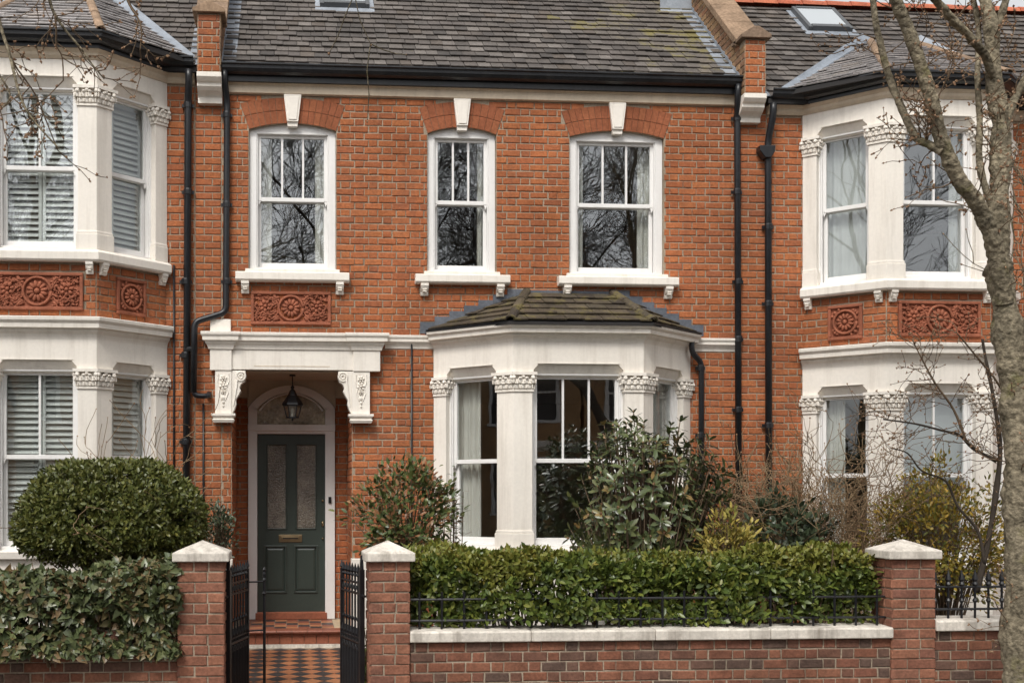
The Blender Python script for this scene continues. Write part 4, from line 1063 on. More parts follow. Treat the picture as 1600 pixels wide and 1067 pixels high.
# party parapets with kneeler corbels
def parapet(hs, x0, x1, zc0, zc1, zt, side, cap):
    """brick upstand between two roofs; side = -1 when its left flank shows."""
    yf = -.26; H = .40
    def top(Y): return EAVE_Z + TP * (Y - EAVE_Y) + H
    zk = zt
    yk = EAVE_Y + (zk - H - EAVE_Z) / TP
    poly = [(yf, zc1), (yf, zk), (yk, zk), (RIDGE_Y, top(RIDGE_Y)), (RIDGE_Y + 2.2, top(RIDGE_Y) - 2), (RIDGE_Y + 2.2, 5.5), (.02, 5.5), (.02, zc1)]
    pw = MB().prism(poly, 'x', x0, x1).build('parapet', 'mortar', hs)
    emit_bricks(pw, brick_rows(x0 + .003, x1 - .003, zc1, zk - .01, phase=x0 + .003, bond='flemish'), Matrix.Translation((0, yf, 0)), 'brick', 60)
    for xs, s in ((x0, -1), (x1, 1)):
        M, L = plane_M((xs, 3), (xs, yf)) if s < 0 else plane_M((xs, yf), (xs, 3))
        def clip(z, s=s, L=L):
            lo = yf; hi = 3 if z > top(2.99) else None
            ylow = max(yf, EAVE_Y + (z - H - EAVE_Z) / TP + .02) if z > zk - .02 else yf
            yhigh = min(RIDGE_Y + .3, EAVE_Y + (z - EAVE_Z) / TP + .10)
            if z < EAVE_Z: yhigh = EAVE_Y + .05
            if yhigh - ylow < .05: return None
            return (3 - yhigh, 3 - ylow) if s < 0 else (ylow - yf, yhigh - yf)
        bl_ = brick_rows(0, L, zc1, top(RIDGE_Y) - .02, clip=clip)
        emit_bricks(pw, bl_, M, 'old_brick', 120 if s == side else 30, None)
    # corbel
    d = -yf
    pr = [(.02, zc1), (yf - .012, zc1), (yf - .012, zc1 - .05), (yf + .02, zc1 - .085), (yf + .05, zc1 - .10), (yf + .05, zc1 - .135), (yf + .09, zc1 - .17), (yf + .15, zc1 - .20), (yf + .17, zc1 - .22), (yf + .17, zc0), (.02, zc0)]
    MB().prism(pr, 'x', x0 - .012, x1 + .012).build('corbel', 'stone_white', hs, bevel=.004)
    # gabled cap stone and sloping copings
    xm = (x0 + x1) / 2; ov = .055
    MB().prism([(x0 - ov, zk + .005), (x1 + ov, zk + .005), (x1 + ov, zk + .045), (xm + .03, zk + .045 + cap), (xm - .03, zk + .045 + cap), (x0 - ov, zk + .045)], 'y', yf - .05, yk + .12).build('cap_stone', 'coping_old', pw, bevel=.006)
    L = (RIDGE_Y - yk) / math.cos(PITCH); n = 5
    for i in range(n):
        a, b = yk + (RIDGE_Y - yk) * i / n, yk + (RIDGE_Y - yk) * (i + 1) / n - .006
        za, zb_ = top(a), top(b)
        MB().prism([(a, za - .02), (b, zb_ - .02), (b - .03, zb_ + .055), (a - .03, za + .055)], 'x', x0 - ov, x1 + ov).build('coping', 'coping_old', pw, bevel=.008)
XP0, XP1 = fx(309, -.26), fx(344, -.26)
parapet(house, XP0, XP1, fz(326, 166), fz(326, 126), fz(326, 22, -.26), 1, .075)
XQ0, XQ1 = fx(1164, -.26), fx(1196, -.26)
parapet(house, XQ0, XQ1, fz(1178, 196), fz(1178, 159), fz(1178, 62, -.26), -1, .09)
# lead soakers where slates meet the parapets
def soakers(rf, x, s, n=17, wd=.15):
    for i in range(n):
        s0 = i * .155
        if s0 > 2.6: break
        Y = EAVE_Y + s0 * math.cos(PITCH); zz = EAVE_Z + s0 * math.sin(PITCH)
        S = Vector((0, math.cos(PITCH), math.sin(PITCH))); N = Vector((0, -math.sin(PITCH), math.cos(PITCH)))
        M = Matrix(((1, 0, 0, x), (0, S.y, N.y, Y), (0, S.z, N.z, zz), (0, 0, 0, 1)))
        a, b = (0, wd) if s > 0 else (-wd, 0)
        h = .024
        q = MB().add([(a, 0, h - .006), (b, 0, h - .006), (b, .21, .006), (a, .21, .006), (a, 0, h), (b, 0, h), (b, .21, .012), (a, .21, .012)], [(0, 3, 2, 1), (4, 5, 6, 7), (0, 1, 5, 4), (1, 2, 6, 5), (2, 3, 7, 6), (3, 0, 4, 7)])
        q.build('lead_soaker', 'lead', rf, M, fix=False)
        xa, xb = (x - .004, x + .006) if s > 0 else (x - .006, x + .004)
        MB().prism([(Y, zz - .02), (Y + .13, zz + .08), (Y + .13, zz + .175), (Y + .02, zz + .10)], 'x', xa, xb).build('lead_flashing', 'lead', rf)
soakers(roofC, XP1 + .010, 1); soakers(roofC, XQ0 - .010, -1); soakers(roofL, XP0 - .01, -1, 10, .10); soakers(roofR, XQ1 + .01, 1, 12, .10)

# ------------------------------------------------------------------ neighbours: two storey bays
def neighbour(hs, cx, x_wall0, x_wall1, sx, yt, aw, nb_up, nb_lo):
    hf, hb, p = .60, 1.25, .65
    path = bay_path(cx, hf, hb, p)
    z = dict(sill0=1.10, gt0=2.955, e00=3.005, e01=3.32, c0=3.30, c1=3.53, rail0=2.075, sp0=3.52, sp1=4.10, slab0=4.10, slab1=4.23, sill1=4.23, gt1=5.90, e10=5.95, e11=6.24, rail1=5.10)
    mb = MB(); panel_with_holes(mb, x_wall0, x_wall1, -.3, 6.3, [(cx - hb + .1, cx + hb - .1, .5, 3.25), (cx - hb + .1, cx + hb - .1, 3.55, 6.15)])
    wl = mb.build('wall', 'mortar', hs, fix=False)
    b = brick_rows(x_wall0 + .003, x_wall1 - .003, -.1, 6.2, [(cx - hb + .06, cx + hb - .06, -.3, 6.3)], phase=x_wall1 - .003)
    emit_bricks(wl, b, FACADE, 'brick', 230, lambda q: abs((q[0] + q[1]) / 2 - cx))
    bay_storey(hs, path, z['sill0'], z['gt0'], z['e00'], z['e01'], z['rail0'], .185, (0, nb_lo, 0), 'glass', z_cap=2.99, sidecol=.16)
    cornice(hs, path, z['c0'], z['c1'], .85, 'bay_cornice')
    MB().sweep(path, [(-.16, 1.02), (.08, 1.02), (.09, 1.09), (.07, 1.10), (-.16, 1.115)]).build('bay_sill', 'stone_white', hs)
    MB().sweep(path, [(-.16, -.1), (.02, -.1), (.02, 1.02), (-.16, 1.02)]).build('bay_base', 'stone_white', hs)
    # brick spandrel between the storeys, with carved panels
    sp = MB().sweep(path, [(-.14, z['sp0']), (0, z['sp0']), (0, z['sp1']), (-.14, z['sp1'])]).build('spandrel', 'mortar', hs)
    for k in range(3):
        M, L = plane_M(path[k], path[k + 1]); c = L / 2; hw = .47 if k == 1 else .18
        if k == 1: tz = (3.60, 3.99); tu = (c - .47, c + .47)
        else:
            tz = (3.60, 3.99); off = .02 if k == 0 else -.02; tu = (c - .19 + off, c + .19 + off)
        emit_bricks(sp, brick_rows(.004, L - .004, z['sp0'], z['sp1'], [(tu[0], tu[1], tz[0], tz[1])], phase=.003), M, 'brick', 40)
        terracotta(hs, M, tu[0], tu[1], tz[0], tz[1], square=(k != 1))
        for u in ((.07, L - .07) if k != 1 else (.06, L - .06)): bracket(sp, M, u, z['slab0'] + .002, .075, .125, .085)
    MB().sweep(path, [(-.14, z['slab0']), (.085, z['slab0']), (.10, z['slab0'] + .02), (.10, z['slab1'] - .035), (.085, z['slab1'] - .02), (.02, z['slab1'] + .01), (-.14, z['slab1'] + .01)]).build('bay_sill', 'stone_white', hs)
    bay_storey(hs, path, z['sill1'], z['gt1'], z['e10'], z['e11'] + .02, z['rail1'], .185, (0, nb_up, 0), 'glass', z_cap=5.935, sidecol=.16)
    full = [(x_wall0, 0.0)] + path + [(x_wall1, 0.0)]
    full2 = [p_ for i, p_ in enumerate(full)]
    MB().sweep(full2, [(-.02, z['e11'] - .03), (.03, z['e11'] - .03), (.05, z['e11']), (.055, z['e11'] + .03), (.09, z['e11'] + .065), (-.02, z['e11'] + .065)]).build('frieze', 'cream_paint', hs)
    MB().sweep(full2, [(-.02, z['e11'] + .066), (.10, z['e11'] + .066), (.10, z['e11'] + .17), (-.02, z['e11'] + .17)]).build('fascia_board', 'black_paint', hs)
    gutter(hs, off_path(full2, .10), z['e11'] + .11)
    # hipped bay roof running into the main slope
    e = off_path(path, .20); ez = z['e11'] + .20
    A = [Vector((e[0][0] - .12, EAVE_Y - .02, ez)), Vector((*e[1], ez)), Vector((*e[2], ez)), Vector((e[3][0] + .12, EAVE_Y - .02, ez))]
    zt = on_roof(yt, .03)
    TLb, TRb = Vector((cx - aw + sx, yt, zt)), Vector((cx + aw + sx, yt, zt))
    rb = MB().add([A[0], A[1], A[2], A[3], TLb, TRb] + [v - Vector((0, 0, .05)) for v in A], [(0, 1, 4), (1, 2, 5, 4), (2, 3, 5), (6, 7, 8, 9), (0, 6, 7, 1), (1, 7, 8, 2), (2, 8, 9, 3)]).build('bay_roof', 'underlay', hs)
    lay(rb, A[0], A[1], [TLb], .15, .19, 'slate_light', 60, 11); lay(rb, A[1], A[2], [TLb, TRb], .15, .19, 'slate_light', 100, 12); lay(rb, A[2], A[3], [TRb], .15, .19, 'slate_light', 60, 13)
    for a, t in ((A[1], TLb), (A[2], TRb)): ridge_tiles(rb, a + Vector((0, 0, .015)), t + Vector((0, 0, .02)), 4, .05, 'coping_old', 'hip_tile')
    for a, t in ((A[0], TLb), (A[3], TRb)):
        s = 1 if a.x < t.x else -1
        q0, q1 = a + Vector((0, 0, .0)), t + Vector((0, 0, .03)); d = Vector((-s * .11, .0, .03))
        MB().add([q0 + d * .6, q0 - d * .5 + Vector((0, 0, .03)), q1 - d * .2 + Vector((0, 0, .02)), q1 + d * .9 + Vector((0, 0, .04)), q0 + d * .6 + Vector((0, 0, .02)), q0 - d * .5 + Vector((0, 0, .05)), q1 - d * .2 + Vector((0, 0, .04)), q1 + d * .9 + Vector((0, 0, .06))],
                 [(0, 3, 2, 1), (4, 5, 6, 7), (0, 1, 5, 4), (1, 2, 6, 5), (2, 3, 7, 6), (3, 0, 4, 7)]).build('lead_valley', 'lead', rb)
    # ceilings closing the bay at each floor
    for z0, z1 in ((3.06, 3.2), (3.9, 4.05), (6.02, 6.15), (.6, .72)):
        inn = off_path(path, -.13); MB().prism([(q[0], q[1]) for q in inn], 'z', z0, z1).build('bay_ceiling', 'room_ceiling', hs)
    return path, z
LCX = -2.665; RCX = 7.085
pathL, zn = neighbour(house_l, LCX, XL0, XA - .003, -.12, 1.78, .12, 1, 1)
pathR, _ = neighbour(house_r, RCX, XD + .003, XR1, .40, 1.12, .28, 1, 1)

# rooms behind the windows
for hs, x0, x1, bays in ((house, XA + .15, XD - .15, 1), (house_l, XL0, XA - .12, 0), (house_r, XD + .12, XR1, 0)):
    MB().box(x0, x1, 4.6, 4.7, -.2, 6.3).build('room_wall', 'room_wall', hs)
    for x in (x0, x1): MB().box(x - .05, x + .05, .23, 4.6, -.2, 6.3).build('room_wall', 'room_wall', hs)
    MB().box(x0 + .05, x1 - .05, .23, 4.6, 3.125, 3.5).build('room_floor', 'room_floor', hs)
    MB().box((PO1 + .24) if hs is house else x0 + .05, x1 - .05, .23, 4.6, 3.06, 3.12).build('room_ceiling', 'room_ceiling', hs)
    MB().box(x0 + .05, x1 - .05, .23, 4.6, 6.18, 6.28).build('room_ceiling', 'room_ceiling', hs)
    MB().box((PO1 + .24) if hs is house else x0 + .05, x1 - .05, .23, 4.6, .0, .3).build('room_floor', 'room_floor', hs)
inn = off_path(bayC, -.13)
MB().prism(inn, 'z', 3.06, 3.2).build('bay_ceiling', 'room_ceiling', house); MB().prism(inn, 'z', .5, .62).build('bay_ceiling', 'room_floor', house)
# inner partitions: porch hall, and between the upstairs rooms
MB().box(PO1 + .15, PO1 + .23, .23, 4.6, .3, 3.06).build('room_wall', 'room_wall', house)
for x in ((W[0][0] + W[1][0]) / 2 + .1, (W[1][0] + W[2][0]) / 2): MB().box(x - .05, x + .05, .23, 4.6, 3.5, 6.18).build('room_wall', 'room_wall', house)

# ------------------------------------------------------------------ drainpipes and cables
def bez(pts, n=6):
    """polyline with rounded corners."""
    pts = [Vector(p) for p in pts]; o = [pts[0]]
    for a, b, c in zip(pts, pts[1:], pts[2:]):
        r = min(.07, (b - a).length * .45, (c - b).length * .45)
        p, q = b + (a - b).normalized() * r, b + (c - b).normalized() * r
        for i in range(n + 1):
            t = i / n; o.append(p * (1 - t) ** 2 + b * 2 * t * (1 - t) + q * t * t)
    o.append(pts[-1]); return o
YP = -.065
gz = FRZ1 + .09
def col_z(px, ys, Y=YP): return [(fx(px, Y), Y, fz(px, y, Y)) for y in ys]
pipe(house_l, bez([(fx(295, -.16), -.17, gz), (fx(295, -.16), -.16, gz - .14), (fx(294, YP), YP, gz - .32), (fx(290, YP), YP, -.1)]), .040, collars=col_z(293.5, (165, 300)) + col_z(290, (440, 555, 690)))
pipe(house, bez([(fx(351, -.16), -.17, gz), (fx(351, -.16), -.16, gz - .12), (fx(355, YP), YP, gz - .30), (fx(353, YP), YP, fz(353, 488, YP)), (fx(304, YP - .04), YP - .05, fz(304, 504, YP)), (fx(303, YP), YP - .05, fz(303, 614, YP)), ]), .036, collars=col_z(354, (180, 320, 440)))
pipe(house, bez([(fx(303, YP), YP - .05, fz(303, 550, YP)), (fx(303, YP), YP - .05, fz(303, 619, YP)), (fx(326, YP), YP - .04, fz(326, 619, YP)), (fx(326, YP), YP + .06, fz(326, 614, YP))]), .030)
MB().tube([(fx(290, YP), YP - .0, fz(290, 546, YP)), (fx(303, YP), YP - .05, fz(303, 546, YP))], .032, 8).build('pipe_joint', 'black_paint', house)
pipe(house, bez([(fx(1153, -.16), -.17, gz), (fx(1153, -.16), -.16, gz - .14), (fx(1152, YP), YP, gz - .34), (fx(1155, YP), YP, -.1)]), .037, collars=col_z(1152, (185, 300)) + col_z(1154, (440, 530, 640)))
pipe(house_r, bez([(fx(1208, -.16), -.17, gz - .02), (fx(1208, -.16), -.16, gz - .16), (fx(1200, YP), YP, gz - .42), (fx(1202, YP), YP, -.1)]), .039, collars=col_z(1201, (330, 450, 640)))
hp = Vector((fx(1196, YP), YP - .01, fz(1196, 212, YP)))
MB().prism([(hp.x - .09, hp.z + .05), (hp.x + .09, hp.z + .05), (hp.x + .085, hp.z - .02), (hp.x + .04, hp.z - .09), (hp.x - .03, hp.z - .09), (hp.x - .09, hp.z - .01)], 'y', hp.y - .06, hp.y + .06).build('hopper', 'black_paint', house_r, bevel=.008)
bp = e = off_path(bayC, .13)
pipe(house, bez([(fx(1079, -.1), -.14, 3.50), (fx(1079, -.1), -.14, fz(1079, 552, -.1)), (fx(1096, YP), YP, fz(1096, 566, YP)), (fx(1095, YP), YP, -.05)]), .032, collars=col_z(1095, (575, 680)))
for hs, px, y0, y1 in ((house, 643, 530, 1000), (house_l, 272, 415, 900), (house, 318, 630, 900)):
    pipe(hs, [(fx(px), -.022, fz(px, y0)), (fx(px), -.022, fz(px, (y0 + y1) / 2)), (fx(px), -.022, fz(px, y1))], .011, 6, name='cable')

# ------------------------------------------------------------------ curtains, blinds and shutters
zc = (4.22, 5.70)
def pairC(i, l, r, names, **k):
    cx, w_ = W[i]
    for s, wd, nm in ((-1, l, names[0]), (1, r, names[1])):
        x0 = cx + s * (w_ / 2 + .06); x1 = x0 - s * (wd + .07)
        curtain(nm, min(x0, x1), max(x0, x1), .235, zc[0] - .3, zc[1], folds=4, amp=.025, seed=i * 2 + s, **k)
pairC(0, .24, .22, ('pale curtain at the left side of the window above the porch', 'pale curtain at the right side of the window above the porch'))
pairC(1, .14, .17, ('pale curtain at the left side of the narrow middle window upstairs', 'pale curtain at the right side of the narrow middle window upstairs'))
pairC(2, .20, .23, ('pale curtain at the left side of the upper window over the bay', 'pale curtain at the right side of the upper window over the bay'))
M0, L0 = plane_M(bayC[0], bayC[1])
curtain('grey curtain in the left side light of the white bay', .12, .46, .24, .62, 3.0, folds=5, amp=.03, M=M0, seed=9)
M2, L2 = plane_M(bayC[2], bayC[3])
curtain('grey curtain in the right side light of the white bay', .55, .92, .24, .62, 3.0, folds=5, amp=.03, M=M2, seed=10)
DROP = Matrix.Translation((0, 0, -.18))          # the right house stands a step lower down the street
house_r.location.z -= .18
MR0, LR0 = plane_M(pathR[0], pathR[1]); MR0 = DROP @ MR0
curtain('white sheer curtain filling the upper side window of the right bay', .12, LR0 - .05, .22, 4.2, 5.95, 'sheer', folds=8, amp=.02, M=MR0, seed=12)
MR1, LR1 = plane_M(pathR[1], pathR[2]); MR1 = DROP @ MR1
curtain('white curtain at the right of the upper front window behind the tree', LR1 - .36, LR1 - .16, .22, 4.2, 5.95, 'sheer', folds=4, amp=.02, M=MR1, seed=13)
curtain('pale curtain in the ground floor side window of the right bay', .14, .40, .22, .8, 3.0, folds=5, amp=.02, M=MR0, seed=14)
rbnd = thing('roller_blind', 'pale grey roller blind in the ground floor front window of the right bay', 'blind', MR1 @ Vector((LR1 / 2, .22, 2.1)))
MB().box(.12, LR1 - .12, .218, .222, 2.0, 2.98).build('fabric', 'blind_grey', rbnd, MR1)
MB().tube([(.11, .22, 2.98), (LR1 - .11, .22, 2.98)], .02, 8).build('roller', 'shutter_white', rbnd, MR1); MB().box(.12, LR1 - .12, .212, .228, 1.985, 2.005).build('bottom_bar', 'shutter_white', rbnd, MR1)
ML1, LL1 = plane_M(pathL[1], pathL[2]); ML2, LL2 = plane_M(pathL[2], pathL[3])
for fl, z0, z1 in (('ground floor', 1.16, 2.99), ('upper floor', 4.29, 5.94)):
    a, b = .20, LL1 - .20; mid = (a + b) / 2
    shutter('white louvred shutter, left panel of the %s front window, left house' % fl, ML1, a, mid - .004, z0, z1, .22)
    shutter('white louvred shutter, right panel of the %s front window, left house' % fl, ML1, mid + .004, b, z0, z1, .22)
    shutter('white louvred shutter in the narrow %s side window, left house' % fl, ML2, .36, LL2 - .16, z0, z1, .24)
curtain('grey curtain beside the upper side window shutter of the left house', .19, .35, .24, 4.25, 5.95, folds=3, amp=.02, M=ML2, seed=15)
# pendant lamp in the narrow upstairs room
px_, pz_ = fx(718, 1.6), fz(718, 262, 1.6)
pl = thing('ceiling_pendant', 'small gilt pendant lamp inside the narrow middle window upstairs', 'lamp', (px_, 1.6, pz_))
MB().tube([(px_, 1.6, 6.18), (px_, 1.6, pz_ + .1)], .006, 6).build('cord', 'brass', pl)
MB().lathe([(.01, pz_ + .16), (.05, pz_ + .1), (.15, pz_), (.14, pz_ - .01), (.03, pz_ - .05), (.01, pz_ - .09)], (px_, 1.6), 10).build('shade', 'brass', pl)

# ------------------------------------------------------------------ garden walls, gate piers, ironwork
ZP = -.175
def pier(label, px0, px1, pyc, depth=.35, yf=YF):
    x0, x1 = fx(px0, yf), fx(px1, yf); xm = (x0 + x1) / 2
    zc = fz((px0 + px1) / 2, pyc, yf)
    t = thing('gate_pier', label, 'gate pier', (xm, yf + depth / 2, ZP), 'brick piers along the garden front')
    core = MB().box(x0 + .004, x1 - .004, yf + .008, yf + depth - .008, ZP - .1, zc).build('pier_core', 'mortar_grey', t)
    for k, (p, q) in enumerate((((x0, yf + .008), (x1, yf + .008)), ((x1 - .004, yf), (x1 - .004, yf + depth)), ((x0 + .004, yf + depth), (x0 + .004, yf)))):
        M, L = plane_M(p, q); rows = []
        r = 0; z = zc - .004
        while z - .075 > ZP:
            za, zb = z - .073, z
            cut = [0, L * .34, L * .67, L] if r % 2 == 0 else [0, L * (.64 if k % 2 == 0 else .36), L]
            if r % 4 == 2 and k == 0: cut = [0, L * .36, L]
            for a, b in zip(cut, cut[1:]): rows.append((a + (.006 if a > 0 else .0), b - (.006 if b < L else .0), za, zb))
            z -= .084; r += 1
        emit_bricks(core, rows, M, 'brick_pier', 300, d=.009)
    ov = .043; a, b, c, d = x0 - ov, x1 + ov, yf - ov, yf + depth + ov
    h1 = .07; h2 = .165 if pyc > 874 else .16
    m = MB().add([(a, c, zc), (b, c, zc), (b, d, zc), (a, d, zc), (a, c, zc + h1), (b, c, zc + h1), (b, d, zc + h1), (a, d, zc + h1), (xm, (c + d) / 2, zc + h2)],
                 [(0, 3, 2, 1), (0, 1, 5, 4), (1, 2, 6, 5), (2, 3, 7, 6), (3, 0, 4, 7), (4, 5, 8), (5, 6, 8), (6, 7, 8), (7, 4, 8)])
    m.build('cap_stone', 'stone_coping', t, bevel=.008)
    return x0, x1, zc
p1 = pier('brick gate pier left of the gate, ivy hedge against it', 278, 350, 877)
p2 = pier('brick gate pier right of the gate, at the end of the clipped hedge', 577, 640, 877)
p3 = pier('brick pier between clipped hedge and iron railing near the street tree', 1394, 1461, 873)

def garden_wall(label, x0, x1, zt, coping=None, yf=YF, th=.24, mat='brick_garden'):
    t = thing('garden_wall', label, 'garden wall', ((x0 + x1) / 2, yf + th / 2, ZP), 'low brick garden walls along the pavement')
    core = MB().box(x0, x1, yf + .03, yf + .03 + th, ZP - .1, zt).build('wall_core', 'mortar_grey', t)
    rows = brick_rows(x0 + .002, x1 - .002, ZP, zt - .002, zorg=zt - .083 * 12 - .003, course=.083, phase=x0)
    emit_bricks(core, rows, Matrix.Translation((0, yf + .03, 0)), mat, 300, lambda b: -b[2], d=.009)
    if coping:
        xs = [x0 + (x1 - x0) * f for f in coping]
        for a, b in zip(xs, xs[1:]):
            pr = [(yf + .02 + th + .03, zt + .001), (yf - .02, zt + .001), (yf - .022, zt + .075), (yf - .012, zt + .09), (yf + .02 + th + .03, zt + .10)]
            MB().prism(pr, 'x', a + .002, b - .002).build('coping_stone', 'stone_coping', t, bevel=.007)
    return t
wzm = fz(1000, 1000, YF)
garden_wall('low dark red brick wall with pale coping under the clipped hedge', p2[1] + .002, p3[0] + .005, wzm, (0, .245, .5, .74, 1.0))
garden_wall('low brick wall with pale coping and iron railing at the right', p3[1] + .002, p3[1] + 3.2, fz(1510, 985, YF), (0, .3, .65, 1.0))
garden_wall('low brown brick wall under the ivy hedge at the left', p1[0] - 3.4, p1[0] - .002, fz(140, 985, YF), None)

def railing(label, x0, x1, z0, zr, y, n, tall, spike):
    t = thing('iron_railing', label, 'railing', ((x0 + x1) / 2, y, z0))
    for zz in zr: MB().tube([(x0, y, zz), (x1, y, zz)], .011, 6).build('rail', 'iron', t)
    mb = MB().tube([(0, 0, 0), (0, 0, tall)], .011, 6).build
    b = MB().tube([(0, 0, -.03), (0, 0, tall)], .011, 6)
    if spike: b.lathe([(.012, tall - .03), (.026, tall - .01), (.016, tall + .01), (.026, tall + .03), (.018, tall + .06), (.003, tall + .11)], (0, 0), 8).lathe([(.012, tall * .5 - .02), (.022, tall * .5), (.012, tall * .5 + .02)], (0, 0), 8)
    me = b.mesh('bar', 'iron')
    for i in range(n): ob('bar', me, t, Matrix.Translation((x0 + (x1 - x0) * (i + .5) / n, y, z0)))
    return t
railing('thin black iron railing running through the clipped hedge', p2[1], p3[0] + .02, wzm + .1, (fz(1000, 969, YF), fz(1000, 936, YF)), YF + .115, 22, .30, False)
zrr = fz(1510, 985, YF) + .095
railing('spiked black iron railing on the low wall at the right', p3[1] + .0, p3[1] + 3.1, zrr, (fz(1510, 953, YF), fz(1510, 918, YF)), YF + .11, 26, .30, True)

def gate(label, hx, ex, ey, mirror, extra=False):
    """one iron gate leaf hung at hx and swung back to (ex, ey)."""
    hy = YF + .22; z0, z1 = .0, 1.045
    t = thing('iron_gate', label, 'gate', (hx, hy, ZP), 'pair of open iron gates')
    P, Q = Vector((hx, hy, 0)), Vector((ex, ey, 0)); d = (Q - P); L = d.length; d.normalize()
    at = lambda u, z: (P.x + d.x * u, P.y + d.y * u, z)
    M, _ = plane_M((P.x, P.y), (Q.x, Q.y))
    post = MB().box(-.024, .024, -.02, .02, -.17, z1 + .02).prism([(-.024, z1 + .02), (.024, z1 + .02), (.006, z1 + .10), (0, z1 + .14), (-.006, z1 + .10)], 'y', -.012, .012)
    post.build('hinge_post', 'iron', t, M)
    for zz in (.06, .85): MB().tube([at(-.09 if not mirror else -.09, zz), at(.0, zz)], .012, 6).build('hinge', 'iron', t)
    for zz, r in ((.03, .012), (.45, .012), (.49, .008), (.86, .011), (.95, .011)): MB().tube([at(.0, zz), at(L, zz)], r, 6).build('rail', 'iron', t)
    MB().box(L - .012, L + .012, -.012, .012, .0, z1).lathe([(.006, z1), (.018, z1 + .02), (.004, z1 + .07)], (L, 0), 6).build('end_stile', 'iron', t, M)
    bar = MB().tube([(0, 0, .03), (0, 0, z1 - .02)], .0085, 6).lathe([(.009, z1 - .05), (.019, z1 - .035), (.01, z1 - .02), (.021, z1 + .0), (.012, z1 + .03), (.002, z1 + .065)], (0, 0), 7).lathe([(.009, .62), (.016, .64), (.009, .66)], (0, 0), 7).mesh('bar', 'iron')
    dog = MB().tube([(0, 0, .03), (0, 0, .52)], .007, 5).lathe([(.007, .50), (.015, .52), (.003, .57)], (0, 0), 6).mesh('short_bar', 'iron')
    n = 6
    for i in range(n):
        u = .055 + (L - .075) * (i + .5) / n
        ob('bar', bar, t, Matrix.Translation(at(u, 0)))
    for i in range(n + 1):
        u = .055 + (L - .075) * i / n; ob('short_bar', dog, t, Matrix.Translation(at(u, 0)))
    cr = MB(); ring(cr, (0, 0), .026, .006, 0, 0, 6.28, 10); cr = cr.mesh('scroll', 'iron')
    for i in range(n):
        u = .055 + (L - .075) * (i + .5) / n
        for zz in (.905, .405): ob('scroll', cr, t, M @ Matrix.Translation((u, 0, zz)))
    if extra:
        # slam bar reaching out from the free end, with the drop bolt
        e = P3(413, 900, ey + .05); b = Vector((e.x, e.y, 0))
        for zz in (.925, .50): MB().tube([at(L, zz), (b.x, b.y, zz + .0)], .008, 6).build('rail', 'iron', t)
        MB().tube([(b.x, b.y, -.02), (b.x, b.y, .93)], .013, 7).lathe([(.01, .92), (.02, .94), (.011, .96), (.016, .99), (.011, 1.01), (.018, 1.03), (.003, 1.055)], (b.x, b.y), 8).lathe([(.012, .80), (.02, .82), (.012, .84)], (b.x, b.y), 8).build('drop_bolt', 'iron', t)
gate('black iron gate leaf on the left pier, swung open, with drop bolt', fx(357, YF + .22), fx(387, YF + .78), YF + .78, False, True)
gate('black iron gate leaf on the right pier, swung open', fx(565, YF + .22), fx(534, YF + .78), YF + .78, True)

# ------------------------------------------------------------------ plants
def nrm(a): return a / np.maximum(np.linalg.norm(a, axis=1, keepdims=True), 1e-9)
LEAF = {  # outline points (along, across, lift), faces
 'oval': ([(0, 0, 0), (.32, -.46, .10), (.32, 0, 0), (.32, .46, .10), (.72, -.38, .06), (.72, 0, -.03), (.72, .38, .06), (1, 0, -.10)],
          [(0, 2, 1), (0, 3, 2), (1, 2, 5, 4), (2, 3, 6, 5), (4, 5, 7), (5, 6, 7)]),
 'long': ([(0, 0, 0), (.30, -.36, .10), (.30, 0, 0), (.30, .36, .10), (.70, -.48, .04), (.70, 0, -.08), (.70, .48, .04), (1, 0, -.22)],
          [(0, 2, 1), (0, 3, 2), (1, 2, 5, 4), (2, 3, 6, 5), (4, 5, 7), (5, 6, 7)]),
 'ivy': ([(0, 0, 0), (.05, -.5, .08), (.42, -.40, .06), (.25, 0, 0), (.42, .40, .06), (.05, .5, .08), (1, 0, -.06)],
         [(0, 3, 2, 1), (0, 5, 4, 3), (3, 6, 2), (3, 4, 6)]),
 'heart': ([(0, 0, 0), (-.04, -.40, .04), (.30, -.50, .10), (.66, -.28, .06), (.30, 0, 0), (.66, 0, -.03), (.66, .28, .06), (.30, .50, .10), (-.04, .40, .04), (1.05, 0, -.12)],
           [(0, 4, 2, 1), (0, 8, 7, 4), (4, 5, 3, 2), (4, 7, 6, 5), (3, 5, 9), (5, 6, 9)]),
 'dia': ([(0, 0, 0), (.5, -.5, .12), (1, 0, -.05), (.5, .5, .12)], [(0, 2, 1), (0, 3, 2)]),
}
